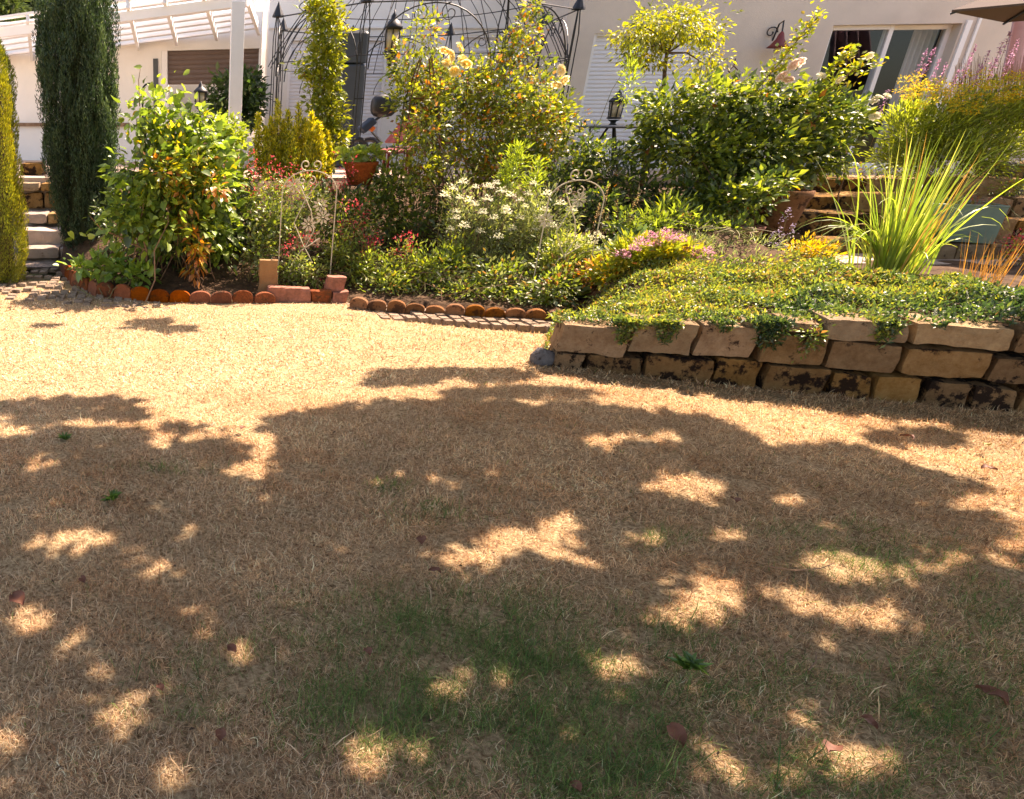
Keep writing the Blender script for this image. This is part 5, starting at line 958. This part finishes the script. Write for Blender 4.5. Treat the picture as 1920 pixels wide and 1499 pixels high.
# --- background trees top left
def bgtree(label, px, Y, h, blobs, n, L, pal, seed):
    q = P(px, 300, Y); t_ = thing('conifer_tree', label, 'tree', (q.x, Y, -.05)); rng = np.random.default_rng(seed); mb = MB(); mb.tube([(q.x, Y, -.05), (q.x, Y, h * .6), (q.x, Y, h)], [.25, .18, .05], 8); mb.build('trunk', M['bark'], t_)
    pos, ax, key = cloud(rng, blobs, n, 14, .3); ax[:, 2] += .3; leafmesh('crown', t_, pos, ax, L, L * .4, pick(rng, pal, len(pos), .2, key), NEEDLE, rng)
bgtree('dark green conifer behind the pergola at the top left corner', 8, 24, 5.6, [pb(8, 15, 24, 22, 26, 1), pb(10, 60, 24, 30, 40, 1.2), pb(0, -40, 24, 16, 40, .8)], 7000, .22, [(2, (.03, .06, .02)), (3, (.07, .12, .03)), (1, (.12, .15, .03))], 1)
bgtree('feathery bluish conifer just right of the corner conifer', 55, 26, 6, [pb(48, 12, 26, 22, 20, .8), pb(80, 14, 26, 16, 8, .8), pb(60, 50, 26, 24, 30, 1), pb(50, -40, 26, 18, 40, .8)], 4500, .2, [(2, (.04, .08, .04)), (3, (.07, .12, .06))], 2)
# terrace clutter at left
q = P(68, 330, 9.9); bc = thing('stone_trough', 'rough brown trough on the terrace between the hedge and the yew', 'trough', q); mb = MB(); rough_block(mb, VP((0, 9.9), 0).pt, P(38, 330, 9.9).x, P(80, 330, 9.9).x, P(60, 342, 9.9).z, P(60, 306, 9.9).z, -.3, 0, np.random.default_rng(4), .006, .03); mb.build('body', M['stone_dark'], bc, smooth=True)

# ================================================================ THE SHADE TREE (stands right of the lawn, its crown over it)
LIT = [(85,880,42,10),(150,1016,80,17),(350,822,60,8),(480,826,45,12),(500,862,40,10),(210,800,110,6),(440,795,70,7),(830,1030,10,6),(880,1037,55,13),(940,1024,62,24),(1010,1006,62,27),(1058,990,32,14),(1140,833,55,10),(1260,826,32,8),
 (1240,910,36,12),(1300,900,36,9),(1345,925,40,14),(1495,940,36,13),(1270,1152,55,12),(1330,1132,52,27),(1372,1114,45,22),(1340,1080,36,13),(1500,1063,75,12),(1610,1078,66,9),(1712,1082,34,9),(1500,1116,40,10),(1556,1146,42,14),(1620,1168,58,16),(1705,1188,50,10),(1568,1204,40,12),(1682,1146,22,10),(60,1170,60,24),(155,1215,36,12),(455,1215,45,18),
 (245,1325,62,26),(300,1060,36,10),(355,992,25,9),(740,1420,85,42),(870,1290,75,16),(330,1475,80,24),(1350,1430,70,22),(1600,1440,110,36),(1180,1250,60,20),(25,1420,30,30),(1860,945,70,16),(1915,1020,40,32),(1390,1005,50,9),(1230,1005,40,12),(1120,1045,30,10),(1640,1090,50,16),(460,885,50,6),(1560,1050,60,14),(385,1165,30,12),(1480,1480,60,20),(1040,1000,60,18), (20,815,50,10),(0,790,20,8)]
TOPL = [(-900, 742), (-200, 742), (0, 752), (150, 742), (250, 745), (262, 760), (290, 790), (420, 792), (540, 776), (640, 760), (760, 752), (880, 750), (1000, 762), (1110, 758), (1220, 774), (1320, 778), (1400, 800), (1424, 822), (1340, 846), (1420, 852), (1540, 828), (1640, 830), (1720, 866), (1800, 888), (1860, 905), (1866, 930), (1920, 985), (2300, 1010)]
BLOB = [(845, 706, 150, 7), (760, 722, 70, 5), (930, 712, 65, 9), (990, 744, 125, 8), (1730, 815, 90, 15), (1850, 790, 60, 7), (288, 603, 34, 4), (338, 617, 30, 4), (300, 612, 16, 6), (262, 611, 14, 3), (425, 598, 40, 3), (90, 612, 26, 2), (890, 745, 50, 6)]
def shaded(px, py, mg=.044):
    m_ = mg / mpp(px, py, G(px, py).y); py -= m_ * .45
    for (cx, cy, rx, ry) in BLOB:
        if ((px - cx) / rx) ** 2 + ((py + m_ * .45 - cy) / ry) ** 2 < 1: return True
    for (x0, y0), (x1, y1) in zip(TOPL, TOPL[1:]):
        if min(x0, x1) <= px <= max(x0, x1) and x0 != x1:
            if py < y0 + (y1 - y0) * (px - x0) / (x1 - x0): return False
            break
    if 20 < px < 260 and 757 < py < 765: return False
    for (cx, cy, rx, ry) in LIT:
        if ((px - cx) / (rx + m_)) ** 2 + ((py + m_ * .45 - cy) / (ry + m_ * .5)) ** 2 < 1: return False
    return True
rd_ = random.Random(21); SOFT = [(rd_.uniform(-80, 1980), rd_.uniform(800, 1500), rd_.uniform(10, 34)) for _ in range(230)]
def soft(px, py):
    for cx, cy, r in SOFT:
        if ((px - cx) / (r * (1 + (cy - 800) / 900))) ** 2 + ((py - cy) / (r * .36 * (1 + (cy - 800) / 900))) ** 2 < 1: return .13
    return 1
TR = Vector((8.4, 4.6, 0)); tree = thing('shade_tree', 'broad leafy tree standing right of the lawn and shading it', 'tree', TR)
rng = np.random.default_rng(99); pos = []; hs = []
sh_ = math.cos(EL) / math.sin(EL); tries = 0
while len(pos) < 160000 and tries < 600000:
    tries += 1; gx = rng.uniform(-4.2, 7.2); gy = rng.uniform(-2.2, 5.9)
    h = 3.5 + 1.2 * rng.random() + .25 * math.sin(gx * 1.3 + gy)
    if gy < .55 or (gx < -.25 * gy - 1.2): ok = gy < 4.2
    else: q_ = proj((gx, gy, 0)); ok = shaded(*q_) and rng.random() < soft(*q_)
    if ok: pos.append((gx + SUN.x * sh_ * h, gy + SUN.y * sh_ * h, h))
pos = np.array(pos); n = len(pos)
leafmesh('crown', tree, pos - np.array((0.03, 0, 0)), rng.normal(size=(n, 3)) + np.array((0, 0, -.2)), .115 * (.7 + .6 * rng.random(n)), .075, pick(rng, [(2, (.05, .10, .02)), (2, (.09, .15, .03))], n), NEEDLE, rng)
mb = MB(); mb.tube([TR, TR + Vector((-.1, .1, 1.5)), TR + Vector((-.4, .1, 2.9))], [.26, .2, .16], 10); mb.build('trunk', M['bark'], tree, smooth=True); mb = MB(); rr = random.Random(8)
low = [tuple(p_) for p_ in pos if p_[1] - SUN.y * sh_ * p_[2] < 2.3 and p_[0] > 1.5]; fk = TR + Vector((-.4, .1, 2.9)); nodes = []
for k in range(9):
    e = Vector(low[rr.randrange(len(low))]); m_ = (fk + e) / 2 + Vector((0, 0, .25)); mb.tube([fk, m_, e], [.07, .035, .01], 7); nodes += [m_, e]
mb.build('limbs', M['bark'], tree, smooth=True)

# ================================================================ GRASS AND LITTER ON THE LAWN
GREEN = [(850,1185,240,65,1.1),(720,1330,150,75,1.2),(1110,1390,180,130,1.25),(960,1240,240,70,.8),(870,1400,160,90,.7),(1640,1055,130,35,.6),(1230,1010,40,18,.7),(1260,1005,60,14,.3),(1530,1000,110,18,.45),(1870,1150,90,60,.4),(1560,1460,300,80,.4),(1250,1440,120,60,.5),(860,1430,80,90,.5),(330,1340,120,30,.3),(430,1260,140,60,.3),(320,885,70,10,.4),(730,910,30,14,.5),(1400,1300,300,60,.35),(1750,1350,240,130,.5),(1500,1460,200,60,.5),(1200,1200,160,50,.4),(1080,1160,160,40,.25),(640,1190,80,30,.5),(820,960,90,20,.25)]
def gmask(x, y):
    d = y * CP + EYE * SP; u = y * SP - EYE * CP; px = PX0 + FPX * x / d; py = 749.5 - FPX * u / d; g = np.zeros_like(x) + .006
    for cx, cy, rx, ry, s in GREEN: g = np.maximum(g, s * np.exp(-(((px - cx) / rx) ** 2 + ((py - cy) / ry) ** 2)))
    return g, px, py
rng = np.random.default_rng(5)
def field(n, y0, y1, wmin, wmax, L0, L1):
    y = rng.uniform(y0, y1, n); x = rng.uniform(-.29, 1.42, n) * (y + .9); return x, y, rng.uniform(wmin, wmax, n), rng.uniform(L0, L1, n)
parts = [field(270000, .95, 2.6, .0010, .0022, .014, .046), field(230000, 2.6, 4.2, .0018, .0032, .016, .042), field(190000, 4.2, 7.2, .003, .006, .018, .038), field(2500, .95, 4, .0025, .004, .05, .09)]
X = np.concatenate([p[0] for p in parts]); Y = np.concatenate([p[1] for p in parts]); Wd = np.concatenate([p[2] for p in parts]); Ln = np.concatenate([p[3] for p in parts])
wy = WA.y + (X - WA.x) * (WB.y - WA.y) / (WB.x - WA.x); LX = np.array([p.x for p in LEDGE]); LY = np.array([p.y for p in LEDGE]); ly = np.interp(X, LX, LY) + rng.normal(size=len(X)) * .05
lit_ = (rng.random(len(X)) < .10 + .16 * (X < 1.9) + .14 * (np.sin(X * 5) * np.sin(Y * 9 + X) > .2)) & (Y < ly + .8) & (X < WA.x + (Y - WA.y) * .5)
k = np.where(X < WA.x + .02, (Y < ly + .03) | lit_, (Y < wy - .015) | ((Y < ly + .03) & (X < WA.x - .02 + (Y - WA.y) * .62))) & (np.abs(X) < 13); X, Y, Wd, Ln = X[k], Y[k], Wd[k], Ln[k]; wy = wy[k]
near = np.where((X > WA.x) & (wy - Y < .1), 1.5, 1.0); Ln = Ln * near
g, px, py = gmask(X, Y); n = len(X)
# tufts: several sine fields make the sward uneven
def nz(x, y, s, k): return (np.sin(x * s * 1.0 + k + 1.7 * np.sin(y * s * .7 + k)) * np.sin(y * s * 1.3 + 2 * k + 1.3 * np.sin(x * s * .8)))
tuft = nz(X, Y, 9, 1) * .5 + nz(X, Y, 23, 2) * .5; big = nz(X, Y, 2.2, 3)
ok = rng.random(n) < np.clip(.72 + .35 * tuft - .55 * np.clip(nz(X, Y, 5.1, 9) * nz(X, Y, 15, 6) * 3 - .3, 0, 1), .1, 1); X, Y, Wd, Ln, g, tuft, big = [q[ok] for q in (X, Y, Wd, Ln, g, tuft, big)]; n = len(X)
isg = rng.random(n) < np.clip(g * (1 + .5 * tuft), 0, .95); Ln = np.where(isg, Ln * 1.5, Ln)
z = .012 * np.sin(X * 1.7 + Y) + .010 * np.sin(Y * 2.3 - X * .8) - .004
th = rng.random(n) * 6.283 + 1.2 * nz(X, Y, 6, 5); el = np.where(isg, rng.uniform(.5, 1.35, n), rng.uniform(.12, 1.15, n))
d = np.stack([np.cos(th) * np.cos(el), np.sin(th) * np.cos(el), np.sin(el)], 1); side = unit(np.stack([-np.sin(th), np.cos(th), rng.normal(size=n) * .5], 1))
p0 = np.stack([X, Y, z + rng.random(n) * .008], 1); p1 = p0 + d * (Ln * .5)[:, None]; d2 = unit(d + np.stack([rng.normal(size=n) * .35, rng.normal(size=n) * .35, rng.uniform(-.9, .1, n)], 1)); p2 = p1 + d2 * (Ln * .55)[:, None]
w3 = side * (Wd / 2)[:, None]; V = np.stack([p0 - w3, p0 + w3, p1 - w3 * .85, p1 + w3 * .85, p2], 1).reshape(-1, 3)
F = (np.array([(0, 1, 3), (0, 3, 2), (2, 3, 4)])[None] + (np.arange(n) * 5)[:, None, None]).reshape(-1, 3)
dry = pick(rng, [(1.6, (.24, .115, .055)), (3, (.48, .275, .14)), (4, (.70, .455, .24)), (3, (.84, .62, .38))], n, .16); dry *= (1 + .10 * big + .16 * tuft + .16 * nz(X, Y, 4.3, 8))[:, None]; brn = np.clip(nz(X, Y, 3.1, 11) * 1.2 + nz(X, Y, 11, 4) * .6 - .25, 0, 1)[:, None]; pale = np.clip((2.6 - X) / 2.5, 0, 1)[:, None] * np.clip((Y - 2.2) / 2, .35, 1)[:, None]; dry = dry * (1 + pale * np.array((.16, .24, .42)))
dry = dry * (1 - brn * np.array((.14, .26, .36)))
grn = pick(rng, [(3, (.06, .13, .025)), (3, (.11, .20, .035)), (1.5, (.22, .30, .08))], n, .2); C = np.clip(np.where(isg[:, None], grn, dry), .01, .93)
o = npmesh('grass', V, F, STRAW, None, np.repeat(C, 5, 0)); tag(o, 'short parched straw-coloured lawn grass with a few green patches', 'grass', kind='stuff')
rng = np.random.default_rng(404); n = 1500; yy = rng.uniform(1.2, 6.6, n); xx = rng.uniform(-.27, 1.35, n) * (yy + .6); okl = np.where(xx < WA.x, yy < np.interp(xx, LX, LY) + .35, yy < WA.y + (xx - WA.x) * (WB.y - WA.y) / (WB.x - WA.x) - .03) & (rng.random(n) < .35 + .5 * (yy > 3)); xx, yy = xx[okl], yy[okl]; n = len(xx)
o = leafmesh('lawn_litter', None, np.stack([xx, yy, .018 + .012 * rng.random(n)], 1), rng.normal(size=(n, 3)) * np.array((1, 1, .35)), .008 + .016 * rng.random(n), .009, pick(rng, [(3, (.16, .08, .04)), (2, (.08, .045, .025)), (1, (.3, .2, .1)), (.5, (.12, .14, .04))], n), STRAW, rng); tag(o, 'tiny crumbled brown leaf bits scattered over the dry lawn', 'leaf litter', kind='stuff')
# fallen leaves
def dead_leaf():
    V = []; F = []; nn = 6
    for i in range(nn + 1):
        t_ = i / nn; wd = .42 * math.sin(math.pi * min(t_ * .93 + .05, 1)) ** .8
        for j in range(-2, 3): V.append(((t_ - .5) * 1.0, wd * j / 2, .16 * (j / 2) ** 2 + .12 * math.sin(t_ * 5 + j * .3) + .05 * ((i * 7 + j * 3) % 3)))
    for i in range(nn):
        for j in range(4): q = i * 5 + j; F += [(q, q + 1, q + 6), (q, q + 6, q + 5)]
    return np.array(V), np.array(F)
DL = [(32,1124,38,'largest rust-brown curled leaf at the left edge of the shaded lawn',0),(434,1217,22,'small rust leaf lying in the sunlit spot at lower left',0),(415,1378,26,'brown curled leaf on the shaded lawn at the bottom left',0),(690,1222,22,'red-brown leaf at the left of the green patch',0),(790,1013,24,'rust leaf just left of the bright patch in the middle of the lawn',0),
 (1268,1378,42,'wide orange-brown leaf right of the dark green patch near the bottom',0),(1858,1305,48,'long dark brown leaf with stalk at the lower right',0),(1630,1355,28,'round brown leaf among green blades at the lower right',0),(1560,1405,36,'flat brown leaf at the bottom beside a sunlit patch',0),(1378,938,22,'dark red leaf on the small bright spot right of the middle',0),
 (1855,880,22,'dark brown leaf on the sunlit grass at the right',0),(1700,820,22,'brown leaf in the shadow blob below the stone wall',0),(155,1088,18,'small dark leaf above the big rust leaf at left',0),(815,1072,24,'dark crumpled leaf below the bright central patch',0),(455,803,16,'tiny dark leaf near the shadow edge at left',0),(1850,835,16,'yellowish leaf on the sunlit grass near the right edge',1),(1080,1475,26,'brown leaf at the bottom edge in the middle',0),(300,1290,20,'dark leaf left of the sunlit patch near the bottom left',0)]
V, F = dead_leaf(); LM = [mat('dead_leaf', (.22, .07, .03), .7, c2=(.09, .03, .015), nscale=60), mat('olive_leaf', (.28, .24, .05), .7, noise=.3, nscale=60)]; proto = [None, None]; rr = random.Random(4)
for (px_, py_, w_, lab, kd) in DL:
    p = G(px_, py_, .035)
    if proto[kd] is None: o = npmesh('fallen_leaf', V, F, LM[kd], None, None, True); proto[kd] = o
    else: o = proto[kd].copy(); col.objects.link(o)
    s = w_ * mpp(px_, py_, p.y) * .95; o.scale = (s, s, s); o.location = p; o.rotation_euler = (rr.uniform(-.3, .3), rr.uniform(-.3, .3), rr.uniform(0, 6)); tag(o, lab, 'leaf', 'fallen leaves on the lawn')
for (px_, py_, r_, lab) in [(1290, 1255, 30, 'dark green dandelion rosette on the shaded lawn at lower right'), (208, 940, 20, 'small round green weed on the shaded lawn at left'), (122, 826, 14, 'tiny green weed near the shadow edge at the left')]:
    p = G(px_, py_, .01); t_ = thing('weed', lab, 'weed', p); s = r_ * mpp(px_, py_, p.y); rng = np.random.default_rng(px_); n = 26; a = rng.random(n) * 6.283
    ax = np.stack([np.cos(a), np.sin(a), rng.uniform(.3, 1.2, n)], 1); leafmesh('leaves', t_, np.tile(np.array(p), (n, 1)) + rng.normal(size=(n, 3)) * s * .15 * np.array((1, 1, 0)) + np.array((0, 0, .01)), ax, s * 1.1, s * .35, pick(rng, [(1, (.07, .16, .035)), (1, (.11, .22, .04))], n), LEAF, rng, 'big')
p = [G(1440, 1062, .04), G(1490, 1070, .05), G(1540, 1066, .05), G(1565, 1056, .04)]; mb = MB(); mb.tube(p, [.003, .003, .002, .0015], 5); o = mb.build('twig', M['drystem']); c = p[0].copy(); o.data.transform(Matrix.Translation(-c)); o.location = c; tag(o, 'thin curved twig across the sunlit patch right of the middle', 'twig')
p = [G(1516, 1258, .04), G(1530, 1240, .05), G(1530, 1222, .05)]; mb = MB(); mb.tube(p, [.0025, .002, .0015], 5); o = mb.build('twig', M['drystem']); c = p[0].copy(); o.data.transform(Matrix.Translation(-c)); o.location = c; tag(o, 'short hooked twig right of the dandelion', 'twig')
# litter on path
